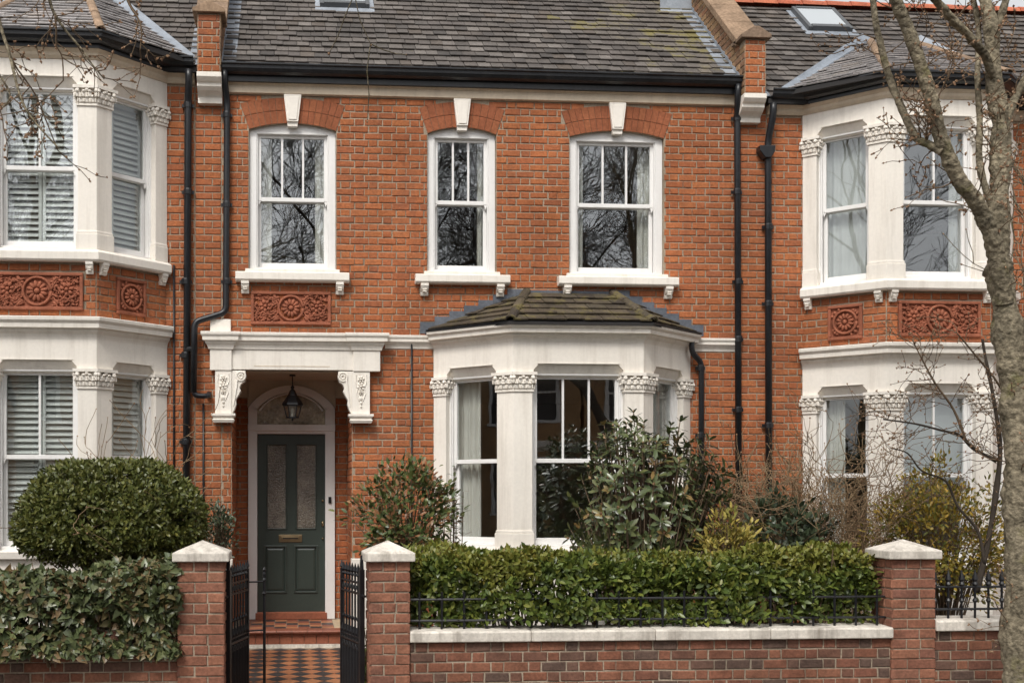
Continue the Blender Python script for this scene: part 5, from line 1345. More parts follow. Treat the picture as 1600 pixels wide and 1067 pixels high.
def leaves(parent, pos, dirs, up, length, width, mat, shape='oval', n_ind=0, name='leaf', rest='foliage'):
    """leaf blades at pos pointing along dirs; the n_ind nearest the street are objects of their own."""
    N = len(pos); d = nrm(dirs); s = nrm(np.cross(d, up)); u = np.cross(s, d)
    tpl, fc = LEAF[shape]; T = np.array(tpl); L = np.broadcast_to(length, (N,)); Wd = np.broadcast_to(width, (N,))
    order = np.argsort(pos[:, 1] + .15 * RNG.random(N)); ind = order[:n_ind]; oth = order[n_ind:]
    if n_ind:
        me = MB().add([(a, b, c) for a, b, c in tpl], fc).mesh(name, mat, smooth=True, fix=False)
        for i in ind:
            M = Matrix(((d[i, 0] * L[i], s[i, 0] * Wd[i], u[i, 0] * Wd[i], pos[i, 0]), (d[i, 1] * L[i], s[i, 1] * Wd[i], u[i, 1] * Wd[i], pos[i, 1]), (d[i, 2] * L[i], s[i, 2] * Wd[i], u[i, 2] * Wd[i], pos[i, 2]), (0, 0, 0, 1)))
            ob(name, me, parent, M)
    if len(oth):
        p, d, s, u, L, Wd = pos[oth], d[oth], s[oth], u[oth], L[oth], Wd[oth]
        V = p[:, None, :] + T[None, :, 0:1] * (d * L[:, None])[:, None, :] + T[None, :, 1:2] * (s * Wd[:, None])[:, None, :] + T[None, :, 2:3] * (u * Wd[:, None])[:, None, :]
        n, k = len(p), len(tpl); V = V.reshape(-1, 3)
        me = bpy.data.meshes.new(rest)
        loops, starts, tot = [], [], 0
        fl = np.concatenate([np.array(f) for f in fc]); fs = np.array([len(f) for f in fc])
        me.vertices.add(n * k); me.vertices.foreach_set('co', V.astype(np.float32).ravel())
        li = (fl[None, :] + (np.arange(n) * k)[:, None]).ravel(); me.loops.add(len(li)); me.loops.foreach_set('vertex_index', li.astype(np.int32))
        sz = np.tile(fs, n); st = np.concatenate([[0], np.cumsum(sz)[:-1]]); me.polygons.add(len(sz))
        me.polygons.foreach_set('loop_start', st.astype(np.int32)); me.polygons.foreach_set('loop_total', sz.astype(np.int32))
        me.polygons.foreach_set('use_smooth', np.ones(len(sz), dtype=bool))
        a = me.attributes.new('rnd', 'FLOAT', 'FACE'); a.data.foreach_set('value', np.repeat(RNG.random(n), len(fc)).astype(np.float32))
        me.update(calc_edges=True); me.materials.append(MATS[mat])
        o = ob(rest, me, parent); o['kind'] = 'stuff'

def sticks(name, mat, parent, segs, n=4):
    mb = MB()
    for pts, r in segs: mb.tube(pts, r, n, cap=False)
    return mb.build(name, mat, parent, smooth=True, fix=False)

def lump(x, y, z, f=3.0, seed=0.0):
    return np.sin(x * f + seed) * np.cos(y * f * 1.3 + 2 * seed) + np.sin(z * f * 1.7 + x * 1.1 + seed) * .7 + np.sin((x + z) * f * 2.9 + seed * 3) * .4

def box_hedge(label, cat, x0, x1, y0, y1, z0, z1, n, L, Wd, mat, shape, mat_top=None, n_ind=300, rough=.05, name='hedge', seed=0.0, droop=0.0, pendant=False):
    t = thing(name, label, cat, ((x0 + x1) / 2, (y0 + y1) / 2, ZP))
    cx, cy, cz = (x0 + x1) / 2, (y0 + y1) / 2, (z0 + z1) / 2
    A = np.array([(x1 - x0) * (z1 - z0), (x1 - x0) * (y1 - y0), (y1 - y0) * (z1 - z0) * .5]); A = A / A.sum()
    f = RNG.choice(3, n, p=A); P = np.empty((n, 3)); Nn = np.zeros((n, 3))
    a, b = RNG.random(n), RNG.random(n); dep = RNG.random(n) ** 1.6 * .20
    m = f == 0; P[m] = np.c_[x0 + (x1 - x0) * a[m], y0 + dep[m], z0 + (z1 - z0) * b[m]]; Nn[m] = (0, -1, 0.25)
    m = f == 1; P[m] = np.c_[x0 + (x1 - x0) * a[m], y0 + (y1 - y0) * b[m], z1 - dep[m]]; Nn[m] = (0, -.15, 1)
    m = f == 2; sd = np.where(RNG.random(m.sum()) < .5, x0, x1); P[m] = np.c_[sd + np.where(sd == x0, 1, -1) * dep[m], y0 + (y1 - y0) * a[m], z0 + (z1 - z0) * b[m]]; Nn[m] = np.c_[np.where(sd == x0, -1, 1), np.zeros(m.sum()), np.full(m.sum(), .3)]
    # rounded edges and an uneven face
    ey = np.clip((P[:, 2] - (z1 - .14)) / .14, 0, 1); P[:, 1] += np.where(f == 0, ey ** 2 * .09, 0)
    ez = np.clip((y0 + .14 - P[:, 1]) / .14, 0, 1); P[:, 2] -= np.where(f == 1, ez ** 2 * .09, 0)
    w_ = lump(P[:, 0], P[:, 1], P[:, 2], 3.3, seed) * rough * .5; P += Nn * w_[:, None]
    keep = lump(P[:, 0], P[:, 1] * 2, P[:, 2], 9.0, seed + 1) > -1.05 + (dep < .04) * .75
    keep &= ~((P[:, 2] < z0 + (z1 - z0) * .55) & (lump(P[:, 0] * 1.7, P[:, 1], P[:, 2] * 2.2, 5.0, seed + 4) > .55) & (RNG.random(len(P)) < .75))
    P, Nn, dep = P[keep], Nn[keep], dep[keep]; n = len(P)
    D = nrm(Nn * (.55 if not droop else .35) + RNG.normal(0, .75, (n, 3)) + np.array((0, 0, .12 - droop)))
    up = nrm(Nn + RNG.normal(0, .45, (n, 3)))
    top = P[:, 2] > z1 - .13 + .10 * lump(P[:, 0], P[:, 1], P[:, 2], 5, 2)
    Ls = L * RNG.uniform(.5, 1.3, n); Ws = Wd * RNG.uniform(.75, 1.2, n)
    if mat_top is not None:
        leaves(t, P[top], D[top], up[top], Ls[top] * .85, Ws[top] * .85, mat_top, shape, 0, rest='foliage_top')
        q = ~top
    else: q = np.ones(n, bool)
    leaves(t, P[q], D[q], up[q], Ls[q], Ws[q], mat, shape, n_ind)
    segs = []; rnd = random.Random(5); SP = []; SD = []
    for i in range(int((x1 - x0) * 5)):
        p = Vector((rnd.uniform(x0, x1), rnd.uniform(y0 + .05, y1), z1 - .06)) if i % 3 else Vector((rnd.uniform(x0, x1), y0 + .05, rnd.uniform(z0 + .1, z1)))
        d = Vector((rnd.gauss(0, .35), rnd.gauss(0, .3) - (0 if i % 3 else .9), 1 if i % 3 else .35)).normalized(); ln = rnd.uniform(.06, .14)
        segs.append(([p, p + d * ln * .5, p + d * ln], [.004, .003, .002]))
        for q in range(7):
            SP.append(p + d * ln * (.35 + .1 * q)); SD.append(d * .5 + Vector((rnd.gauss(0, .8), rnd.gauss(0, .8), rnd.gauss(0, .6))))
    SP, SD = np.array(SP), np.array(SD); leaves(t, SP, SD, np.tile((0, -.4, .9), (len(SP), 1)), L * .8, Wd * .8, mat_top or mat, shape, 0, rest='shoots')
    for i in range(int((x1 - x0) * 60)):
        x = rnd.uniform(x0 + .03, x1 - .03); y = rnd.uniform(y0 + .10, y1 - .05); zz = z0 - .1; p = Vector((x, y, zz)); pts = [p.copy()]
        while p.z < z1 - .1:
            p = p + Vector((rnd.uniform(-.06, .06), rnd.uniform(-.05, .05), rnd.uniform(.08, .16))); p.y = max(y0 + .07, min(y1 - .02, p.y)); pts.append(p.copy())
        segs.append((pts, [.008 - .005 * k / len(pts) for k in range(len(pts))]))
    sticks('branch', 'twig', t, segs, 4)['kind'] = 'stuff'
    return t
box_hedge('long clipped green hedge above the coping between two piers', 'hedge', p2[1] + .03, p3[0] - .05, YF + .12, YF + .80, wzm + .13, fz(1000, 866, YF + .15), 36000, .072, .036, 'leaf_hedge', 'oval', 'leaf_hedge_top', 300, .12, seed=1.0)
zi0, zi1 = fz(140, 1022, YF), fz(140, 891, YF)
box_hedge('dense ivy hedge of pointed dark leaves on the left garden wall', 'hedge', p1[0] - 3.2, p1[0] + .02, YF - .13, YF + .55, zi0, zi1, 24000, .070, .056, 'leaf_ivy', 'heart', None, 300, .11, name='ivy_hedge', seed=2.0, droop=.75)

def dome(label, cx, cy, z0, z1, rx, ry, n):
    t = thing('topiary_bush', label, 'bush', (cx, cy, 0))
    zc = z0 + (z1 - z0) * .42
    th = RNG.uniform(0, 2 * np.pi, n); cz = RNG.uniform(-.95, 1, n); sr = np.sqrt(1 - cz ** 2)
    e = .86                                     # squarer than an ellipse
    dep = np.where(RNG.random(n) < .30, RNG.uniform(.35, .9, n), 1 - RNG.random(n) ** 1.5 * .17)
    sx = np.sign(np.cos(th)) * np.abs(np.cos(th) * sr) ** e; sy = np.sign(np.sin(th)) * np.abs(np.sin(th) * sr) ** e
    zz = np.where(cz > 0, (z1 - zc) * np.abs(cz) ** 1.0, -(zc - z0) * np.abs(cz) ** .75)
    P = np.c_[cx + rx * sx * dep, cy + ry * sy * dep, zc + zz * dep]
    Nn = nrm(np.c_[sx / rx, sy / ry, np.where(cz > 0, cz, cz) / (z1 - zc)])
    P += Nn * ((lump(P[:, 0], P[:, 1], P[:, 2], 6, 3) + lump(P[:, 0], P[:, 1], P[:, 2], 2.6, 1)) * .024)[:, None]
    keep = (lump(P[:, 0], P[:, 1], P[:, 2], 12, 1) > -1.0) & ~((P[:, 2] < z0 + .14) & (P[:, 0] < cx + .1) & (RNG.random(n) < .7))
    P, Nn = P[keep], Nn[keep]; n = len(P)
    D = nrm(Nn * .6 + RNG.normal(0, .7, (n, 3)) + np.array((0, 0, .2))); up = nrm(Nn + RNG.normal(0, .55, (n, 3)))
    leaves(t, P, D, up, .050 * RNG.uniform(.65, 1.3, n), .025 * RNG.uniform(.7, 1.2, n), 'leaf_box', 'oval', 0)
    segs = []; rnd = random.Random(8)
    for i in range(150):
        a = rnd.uniform(0, 6.28); q = rnd.uniform(.2, .9); p = Vector((cx + rnd.uniform(-.12, .12), cy + rnd.uniform(-.1, .1), 0.35)); tgt = Vector((cx + rx * q * math.cos(a), cy + ry * q * math.sin(a), rnd.uniform(z0 + .1, z1 - .12)))
        mid = p.lerp(tgt, .45) + Vector((0, 0, rnd.uniform(.0, .2))) - Vector((tgt.x - cx, tgt.y - cy, 0)) * .15
        segs.append(([p, mid, tgt.lerp(mid, .4), tgt], [.012, .009, .006, .003]))
    sticks('branch', 'twig', t, segs, 4)['kind'] = 'stuff'
    MB().tube([(cx, cy, -.1), (cx + .02, cy, .35), (cx - .03, cy, .85), (cx - .02, cy, 1.3)], [.055, .05, .045, .03], 8).build('trunk', 'bark', t, smooth=True)
    return t
dY = -2.35
dome('large clipped dome bush behind the ivy hedge at the left', fx(179, dY), dY, fz(176, 885, dY), fz(176, 723, dY), (fx(329, dY) - fx(24, dY)) / 2 * .97, .62, 46000)

def grow(rnd, p, d, length, r, depth, segs, tips, spread=.55, kids=(2, 4), up=.15, seglen=None, shrink=.62, minr=.002, wob=.16):
    n = max(3, int(length / (seglen or .09))); pts = [p.copy()]; q = p.copy(); dd = d.normalized(); rr = []
    for i in range(n):
        dd = (dd + Vector((rnd.gauss(0, wob), rnd.gauss(0, wob), rnd.gauss(0, wob) + up * .25))).normalized()
        q = q + dd * (length / n); pts.append(q.copy())
    r1 = max(minr * .8, r * .55); rr = [r + (r1 - r) * i / n for i in range(n + 1)]
    segs.append((pts, rr, depth)); tips.append((pts[-1], dd.copy(), depth))
    if depth > 0:
        for k in range(rnd.randint(*kids)):
            i = rnd.randint(max(1, n // 4), n); ax = Vector((rnd.gauss(0, 1), rnd.gauss(0, 1), rnd.gauss(0, 1)))
            base = (pts[i] - pts[i - 1]).normalized(); ax = (ax - base * ax.dot(base)).normalized()
            nd = (base * (1 - spread * .5) + ax * spread + Vector((0, 0, up))).normalized()
            grow(rnd, pts[i].copy(), nd, length * shrink * rnd.uniform(.7, 1.2), max(minr, rr[i] * .62), depth - 1, segs, tips, spread, kids, up, seglen, shrink, minr, wob)

def buds(parent, pts, size=.012, name='bud', mat='bud', n_ind=0):
    mb = MB()
    for p, d in pts:
        d = d.normalized(); s = d.cross(Vector((.3, .5, .8))).normalized(); u = d.cross(s); L = size * random.uniform(.8, 1.6); w_ = L * .36; rr = random.random()
        mb.add([p, p + d * L * .4 + s * w_, p + d * L * .4 + u * w_, p + d * L * .4 - s * w_, p + d * L * .4 - u * w_, p + d * L], [(0, 2, 1), (0, 3, 2), (0, 4, 3), (0, 1, 4), (5, 1, 2), (5, 2, 3), (5, 3, 4), (5, 4, 1)], rr)
    o = mb.build('buds', mat, parent, fix=False); o['kind'] = 'stuff'

# evergreen with whorls of long leaves beside the bay
def whorl_shrub(label, cx, cy, z0, z1, rx, ry, nwh, n_ind, name='rhododendron', Ln=.15, Wn=.052):
    t = thing(name, label, 'shrub', (cx, cy, -.03)); rnd = random.Random(21); tips = []; segs = []
    k = 0
    while k < nwh:
        a = rnd.uniform(0, 6.28); e = rnd.uniform(-.95, 1); s = math.sqrt(max(0, 1 - e * e * (1 if e > 0 else .45))); q = rnd.uniform(.55, 1.0) ** .5
        # three lobes of different height give the uneven outline
        lob = 1 + .16 * math.sin(a * 3 + 1.0) + rnd.uniform(-.12, .10)
        zc = z0 + (z1 - z0) * .45
        p = Vector((cx + rx * s * q * lob * math.cos(a), cy + ry * s * q * lob * math.sin(a), zc + (z1 - zc) * e * q * (lob if e > 0 else 1.2)))
        if p.z < z0: p.z = z0 + rnd.uniform(0, .2)
        if p.x < cx - rx * .45 and p.z > z0 + (z1 - z0) * (.95 - .9 * ((cx - rx * .45 - p.x) / (rx * .6))): continue
        tips.append((p, Vector((math.cos(a) * s, math.sin(a) * s * .8, e + .55)).normalized())); k += 1
        b = Vector((cx + rnd.uniform(-.1, .1), cy + rnd.uniform(-.1, .1), 0)); m = b.lerp(p, .6) + Vector((0, 0, -.06))
        segs.append(([b, b.lerp(m, .5) + Vector((0, 0, .08)), m, p], [.014, .010, .007, .005]))
    P = []; D = []; U = []; L = []; new = []
    for p, d in tips:
        s1 = d.cross(Vector((.2, .9, .1))).normalized(); s2 = d.cross(s1); m = rnd.randint(8, 12); o = rnd.uniform(0, 6)
        young = rnd.random() < .10
        for j in range(m):
            a = o + j * 2.4; rd = s1 * math.cos(a) + s2 * math.sin(a); tilt = rnd.uniform(-.35, .7) if j > 3 else rnd.uniform(.5, 1.2)
            dd = (rd + d * tilt).normalized(); P.append(p - d * (.012 * (j if j > 3 else 0)) ); D.append(dd); U.append((d - rd * .3).normalized()); L.append(Ln * rnd.uniform(.6, 1.15) * (.7 if j <= 3 else 1)); new.append(young and j <= 4)
    P, D, U, L, new = np.array(P), np.array(D), np.array(U), np.array(L), np.array(new)
    leaves(t, P[~new], D[~new], U[~new], L[~new], Wn * L[~new] / Ln * 1.05, 'leaf_rhodo', 'long', n_ind)
    leaves(t, P[new], D[new], U[new], L[new], Wn * .8, 'leaf_rhodo_new', 'long', int(min(60, new.sum())))
    sticks('branch', 'twig', t, segs, 5)['kind'] = 'stuff'
    buds(t, [(p, d) for p, d in tips], .03)
    return t
rY = -1.75
whorl_shrub('tall evergreen shrub with whorls of long dark leaves before the bay', fx(1004, rY), rY, fz(1000, 880, rY), fz(1000, 655, rY), (fx(1118, rY) - fx(872, rY)) / 2, .58, 340, 300, Ln=.142, Wn=.047)

def leafy_shrub(label, cat, cx, cy, z0, z1, rx, ry, nst, per, L, Wd, mat, n_ind, name='shrub', seed=1, shape='oval', twig='twig', upright=.6, gap=1.0):
    t = thing(name, label, cat, (cx, cy, -.03)); rnd = random.Random(seed); segs = []; P = []; D = []; U = []
    for i in range(nst):
        a = rnd.uniform(0, 6.28); q = math.sqrt(rnd.random()); e = rnd.uniform(.25, 1)
        zt = z0 + (z1 - z0) * (1 - .55 * q * q * rnd.uniform(.5, 1.1)) * (rnd.uniform(.55, 1.0))
        tip = Vector((cx + rx * q * math.cos(a), cy + ry * q * math.sin(a), zt)); b = Vector((cx + rnd.uniform(-.12, .12), cy + rnd.uniform(-.1, .1), 0))
        ctrl = Vector((b.x + (tip.x - b.x) * .65, b.y + (tip.y - b.y) * .65, b.z + (tip.z - b.z) * .45))
        pts = [b * (1 - s) ** 2 + ctrl * 2 * s * (1 - s) + tip * s * s for s in [k / 7 for k in range(8)]]
        segs.append((pts, [.009 - .006 * k / 7 for k in range(8)]))
        for j in range(per):
            s = 1 - (rnd.random() ** 1.2) * .78; p = b * (1 - s) ** 2 + ctrl * 2 * s * (1 - s) + tip * s * s; td = (tip - ctrl).normalized()
            if p.z < z0 - .1: continue
            ang = j * 2.4 + rnd.uniform(-.4, .4); s1 = td.cross(Vector((.1, .95, .2))).normalized(); s2 = td.cross(s1); rd = s1 * math.cos(ang) + s2 * math.sin(ang)
            P.append(p + rd * .01); D.append((rd + td * rnd.uniform(.1, .9) + Vector((0, 0, -.1))).normalized()); U.append((td * .8 + Vector((0, 0, .5)) - rd * .2).normalized())
    P, D, U = np.array(P), np.array(D), np.array(U); n = len(P)
    leaves(t, P, D, U, L * RNG.uniform(.65, 1.2, n), Wd * RNG.uniform(.75, 1.2, n), mat, shape, n_ind)
    sticks('branch', twig, t, segs, 4)['kind'] = 'stuff'
    return t
def clump_shrub(label, cat, cx, cy, z0, z1, rx, ry, ncl, per, L, Wd, mat, n_ind, name='shrub', seed=1, shape='oval', r=.10, stems=24):
    """a bush of leaf clumps at the ends of branching stems."""
    t = thing(name, label, cat, (cx, cy, -.03)); rnd = random.Random(seed); segs = []; P = []; D = []; U = []; zc = z0 + (z1 - z0) * .45
    for i in range(ncl):
        a = rnd.uniform(0, 6.28); e = rnd.uniform(-.9, 1); q = rnd.uniform(.35, 1) ** .6; s = math.sqrt(1 - e * e) * (1 + .15 * math.sin(a * 3 + seed) + rnd.uniform(-.15, .15))
        c = Vector((cx + rx * s * q * math.cos(a), cy + ry * s * q * math.sin(a), zc + (z1 - zc) * e * q * rnd.uniform(.85, 1.12)))
        o = (c - Vector((cx, cy, zc - .25))).normalized()
        b = Vector((cx + rnd.uniform(-.1, .1), cy + rnd.uniform(-.1, .1), 0)); m = Vector((cx + (c.x - cx) * .5, cy + (c.y - cy) * .5, z0 + (c.z - z0) * .35)); tip = c + o * r * .8
        if i < stems * 3: segs.append(([b, m, c, tip], [.009, .007, .004, .002]))
        for j in range(per):
            v = Vector((rnd.gauss(0, 1), rnd.gauss(0, 1), rnd.gauss(0, .8))) * r * .55 + o * r * rnd.uniform(-.3, .9); d = (v.normalized() * .8 + o * .6 + Vector((rnd.gauss(0, .4), rnd.gauss(0, .4), rnd.gauss(0, .3)))).normalized()
            P.append(c + v); D.append(d); U.append((o + Vector((rnd.gauss(0, .4), rnd.gauss(0, .4) - .2, .5))).normalized())
    P, D, U = np.array(P), np.array(D), np.array(U); n = len(P)
    leaves(t, P, D, U, L * RNG.uniform(.6, 1.2, n), Wd * RNG.uniform(.75, 1.2, n), mat, shape, n_ind)
    sticks('branch', 'twig', t, segs, 4)['kind'] = 'stuff'
    return t
def at_shrub(px0, px1, py0, py1, Y): return fx((px0 + px1) / 2, Y), Y, fz((px0 + px1) / 2, py1, Y), fz((px0 + px1) / 2, py0, Y), (fx(px1, Y) - fx(px0, Y)) / 2
a = at_shrub(556, 706, 728, 880, -1.4); clump_shrub('bushy shrub with reddish tinted leaves right of the front door', 'shrub', *a, .42, 130, 22, .075, .036, 'leaf_photinia', 300, 'photinia', 31, r=.10)
a = at_shrub(672, 724, 725, 860, -1.3); leafy_shrub('slim upright leafy shoots at the left corner of the bay', 'shrub', a[0], a[1], a[2] + .1, a[3] + .05, a[4] * 1.05, .2, 13, 30, .10, .032, 'leaf_photinia', 120, 'shrub', 32, 'long')
a = at_shrub(1160, 1275, 785, 880, -1.6); clump_shrub('low dark green glossy shrub behind the hedge, right of the tall evergreen', 'shrub', *a, .4, 85, 18, .085, .044, 'leaf_dark', 200, 'shrub', 33)
a = at_shrub(1095, 1180, 815, 880, -2.1); clump_shrub('small yellow leaved shrub peeping over the clipped hedge', 'shrub', *a, .22, 40, 15, .085, .030, 'leaf_yellow', 150, 'shrub', 34, r=.09)
a = at_shrub(1372, 1580, 738, 925, -2.0); clump_shrub('golden green bush in the right hand front garden', 'shrub', *a, .5, 230, 30, .054, .025, 'leaf_olive', 250, 'shrub', 35)
a = at_shrub(1105, 1225, 715, 850, -1.0); leafy_shrub('thin dark leaved shrub against the wall under the right drainpipe', 'shrub', a[0], a[1], a[2], a[3], a[4], .3, 44, 22, .075, .038, 'leaf_dark', 100, 'shrub', 36)
a = at_shrub(318, 362, 785, 880, -1.5); clump_shrub('small dark shrub between the dome bush and the porch', 'shrub', *a, .25, 40, 18, .05, .024, 'leaf_dark', 100, 'shrub', 37, r=.07)
for px0, px1, Y, nm in ((340, 356, -2.6, 'left'), (562, 580, -2.6, 'right')):
    a = at_shrub(px0, px1, 985, 1080, Y); leafy_shrub('low green plant beside the path behind the %s gate pier' % nm, 'plant', a[0], a[1], -.03, .5, .14, .35, 26, 18, .05, .024, 'leaf_hedge', 60, 'border_plant', 38)

# bare twiggy shrubs
def bare_bush(label, cx, cy, z0, ht, rx, nst, seed, mat='twig_pale', depth=3, name='bare_bush', bud=True, lean=(0, 0), r0=.0075, spread=.75):
    t = thing(name, label, 'bush', (cx, cy, -.03)); rnd = random.Random(seed); segs = []; tips = []
    for i in range(nst):
        a = rnd.uniform(0, 6.28); q = rnd.uniform(.1, 1)
        d = Vector((math.cos(a) * q * rx * 1.6 + lean[0], math.sin(a) * q * rx * .9 + lean[1], ht)).normalized()
        grow(rnd, Vector((cx + rnd.uniform(-.15, .15) * rx, cy + rnd.uniform(-.1, .1), z0)), d, ht * rnd.uniform(.55, .85), r0, depth, segs, tips, spread, (2, 4), .10, .07, .62, .0034, .18)
    sticks('stems', mat, t, [(s[0], s[1]) for s in segs], 4)['kind'] = 'stuff'
    if bud: buds(t, [(p, d) for p, d, k in tips], .018)
    return t
bare_bush('bare brown twiggy bush at the left corner of the right bay', fx(1290, -1.5), -1.5, .35, 1.70, .58, 36, 41)
bare_bush('bare brown twiggy bush right under the right hand drainpipe', fx(1225, -1.3), -1.3, .35, 1.6, .5, 26, 43)
bare_bush('bare brown twiggy bush in front of the narrow ground floor side window', fx(1345, -1.8), -1.8, .35, 1.55, .40, 14, 44)
bare_bush('thin bare stems rising behind the clipped dome bush', fx(222, -1.6), -1.6, .5, 1.95, .42, 12, 42, depth=2)
def px_tree(name, label, cat, limbs, Y, mat, twig_mat, scale_at, seed, twigs, base, bud_size=.016, wander=.25, n=9, twig_len=(.3, .7), twig_depth=2, twig_r=.006, hang=0.0):
    """a bare tree whose main limbs follow measured points; twigs are grown from them."""
    t = thing(name, label, cat, base); rnd = random.Random(seed); segs = []; tips = []; big = []
    for k, (pts, w0, w1, y_off, nt) in enumerate(limbs):
        m = len(pts); P = []; ys, y_off = y_off if isinstance(y_off, tuple) else (0, y_off)
        for i, (px, py) in enumerate(pts):
            Yi = Y + ys + (y_off - ys) * i / max(1, m - 1); P.append(P3(px, py, Yi))
        # smooth the path
        Q = []; 
        for i in range(m - 1):
            p0, p1, p2, p3 = P[max(0, i - 1)], P[i], P[i + 1], P[min(m - 1, i + 2)]
            for s in range(5):
                u = s / 5; Q.append(.5 * ((2 * p1) + (p2 - p0) * u + (2 * p0 - 5 * p1 + 4 * p2 - p3) * u * u + (3 * p1 - p0 - 3 * p2 + p3) * u ** 3))
        Q.append(P[-1]); sc = scale_at / 2
        rad = [(w0 + (w1 - w0) * i / (len(Q) - 1)) * sc * (1 + .06 * math.sin(i * 1.7 + k) + (.12 * math.sin(i * .9) if k == 0 else 0)) for i in range(len(Q))]
        if w0 > 10 and n > 8:                  # bark: fine rings pushed in and out into ridges and swellings
            Q2, r2 = [], []
            for i in range(len(Q) - 1):
                for q in range(4): Q2.append(Q[i].lerp(Q[i + 1], q / 4)); r2.append(rad[i] + (rad[i + 1] - rad[i]) * q / 4)
            Q2.append(Q[-1]); r2.append(rad[-1]); mb = MB().tube(Q2, r2, 20); kn = [(rnd.uniform(.05, .95) * len(Q2), rnd.uniform(0, 20), rnd.uniform(.12, .3)) for _ in range(9)]
            for i in range(len(Q2)):
                for j in range(20):
                    v = Vector(mb.v[i * 20 + j]); o = v - Q2[i]
                    f = .045 * math.sin(j * 1.9 + math.sin(i * .35 + k) * 2) + .035 * math.sin(i * 1.3 + j * .6) + .05 * math.sin(i * .21 + j * .33 + k) + rnd.uniform(-.03, .03)
                    for ki, kj, ka in kn:
                        dj = min(abs(j - kj), 20 - abs(j - kj)); f += ka * math.exp(-((i - ki) / 2.2) ** 2 - (dj / 2.0) ** 2)
                    mb.v[i * 20 + j] = tuple(Q2[i] + o * (1 + f))
            mb.build('trunk' if k == 0 else 'limb', mat, t, smooth=True)
        else: MB().tube(Q, rad, n if w0 > 8 else 6).build('trunk' if k == 0 else 'limb', mat if w0 > 5 else twig_mat, t, smooth=True)
        if w1 >= 8:                            # the limb goes on dividing above
            dd = (Q[-1] - Q[-4]).normalized()
            for j in range(3):
                grow(rnd, Q[-1] - dd * .02, (dd + Vector((rnd.gauss(0, .35), rnd.gauss(0, .35), .35))).normalized(), rnd.uniform(.9, 1.5) * (1 if w1 < 30 else 2), rad[-1] * (.8 if j == 0 else .5), 3, big, tips, .6, (2, 4), .2, .15, .66, .004, .12)
        for j in range(nt):
            i = rnd.randint(2 if k == 0 else 1, len(Q) - 1); base_d = (Q[min(i + 1, len(Q) - 1)] - Q[i - 1]).normalized()
            ax = Vector((rnd.gauss(0, 1), rnd.gauss(0, .8), rnd.gauss(0, 1))); ax = (ax - base_d * ax.dot(base_d)).normalized()
            grow(rnd, Q[i].copy(), (ax + base_d * .5 + Vector((0, 0, -hang))).normalized(), rnd.uniform(*twig_len), twig_r, twig_depth, segs, tips, .7, (1, 3), .1 - hang * .6, .06, .6, .0028, .22)
    if big: sticks('upper_branches', mat, t, [(s[0], s[1]) for s in big], 6)['kind'] = 'stuff'
    if segs: sticks('twigs', twig_mat, t, [(s[0], s[1]) for s in segs], 4)['kind'] = 'stuff'
    bl = [(p, d) for p, d, k in tips]
    for s in segs:
        for i in range(1, len(s[0]), 2): bl.append((s[0][i], Vector((rnd.gauss(0, 1), rnd.gauss(0, 1), rnd.gauss(0, 1) + .4))))
    if bl: buds(t, bl, bud_size)
    return t

# young bare tree in the right garden
SY = -2.6
px_tree('bare_sapling', 'slender bare young tree in the right garden before the bay', 'tree',
        [([(1525, 925), (1545, 840), (1560, 740), (1562, 690), (1552, 620), (1540, 560), (1535, 530)], 10, 4, .2, 22),
         ([(1556, 720), (1520, 700), (1500, 680), (1470, 672), (1430, 662), (1380, 655)], 6, 2.5, -.2, 24),
         ([(1510, 690), (1490, 640), (1462, 600), (1440, 560), (1425, 530)], 5, 2, .1, 24),
         ([(1560, 680), (1575, 640), (1560, 600), (1520, 550), (1495, 520)], 5, 2, -.3, 22),
         ([(1538, 880), (1528, 830), (1496, 790), (1478, 752), (1440, 735), (1418, 708), (1392, 700)], 6, 2, .3, 22)],
        SY, 'twig_grey', 'twig', 1 / 172, 51, 0, tuple(P3(1525, 925, SY)[:2]) + (-.03,), .018, twig_len=(.2, .5), twig_depth=1, twig_r=.004)

# street tree at the right edge
TY = -4.75
street = [([(1598, 1120), (1595, 1067), (1597, 940), (1597, 800), (1592, 680), (1586, 600), (1575, 520), (1564, 440), (1560, 400), (1559, 337), (1564, 244), (1562, 187), (1552, 112), (1548, 37), (1536, -10), (1525, -90)], 66, 17, .3, 24),
          ([(1569, 475), (1560, 415), (1545, 358), (1526, 318), (1499, 281), (1476, 232), (1458, 170), (1442, 112), (1412, 30), (1396, -10), (1370, -90)], 30, 17, (.10, -.35), 20),
          ([(1472, 238), (1452, 226), (1431, 214), (1405, 161), (1386, 109), (1371, 49), (1362, -10), (1350, -70)], 14, 9, (-.14, .25), 20),
          ([(1553, 125), (1540, 90), (1521, 64), (1491, 34), (1457, -4), (1410, -50)], 15, 12, (.22, -.2), 10),
          ([(1563, 225), (1578, 172), (1600, 128), (1630, 60)], 15, 12, (.19, .35), 8),
          ([(1563, 350), (1545, 310), (1530, 250), (1531, 190), (1527, 120), (1530, 60), (1520, -10)], 13, 8, (.15, .4), 10),
          ([(1550, 60), (1568, 14), (1580, -30)], 14, 12, (.26, .3), 4),
          ([(1593, 740), (1615, 660), (1650, 580)], 18, 12, (.08, .3), 3)]
px_tree('street_tree', 'bare grey barked street tree with mossy limbs at the right edge', 'tree', street, TY, 'bark', 'twig', 1 / 234, 61, 0, (fx(1595, TY), TY, ZP), .020, n=12, twig_len=(.18, .5), twig_depth=2, twig_r=.0055)
kn = P3(1560, 465, TY - .16)
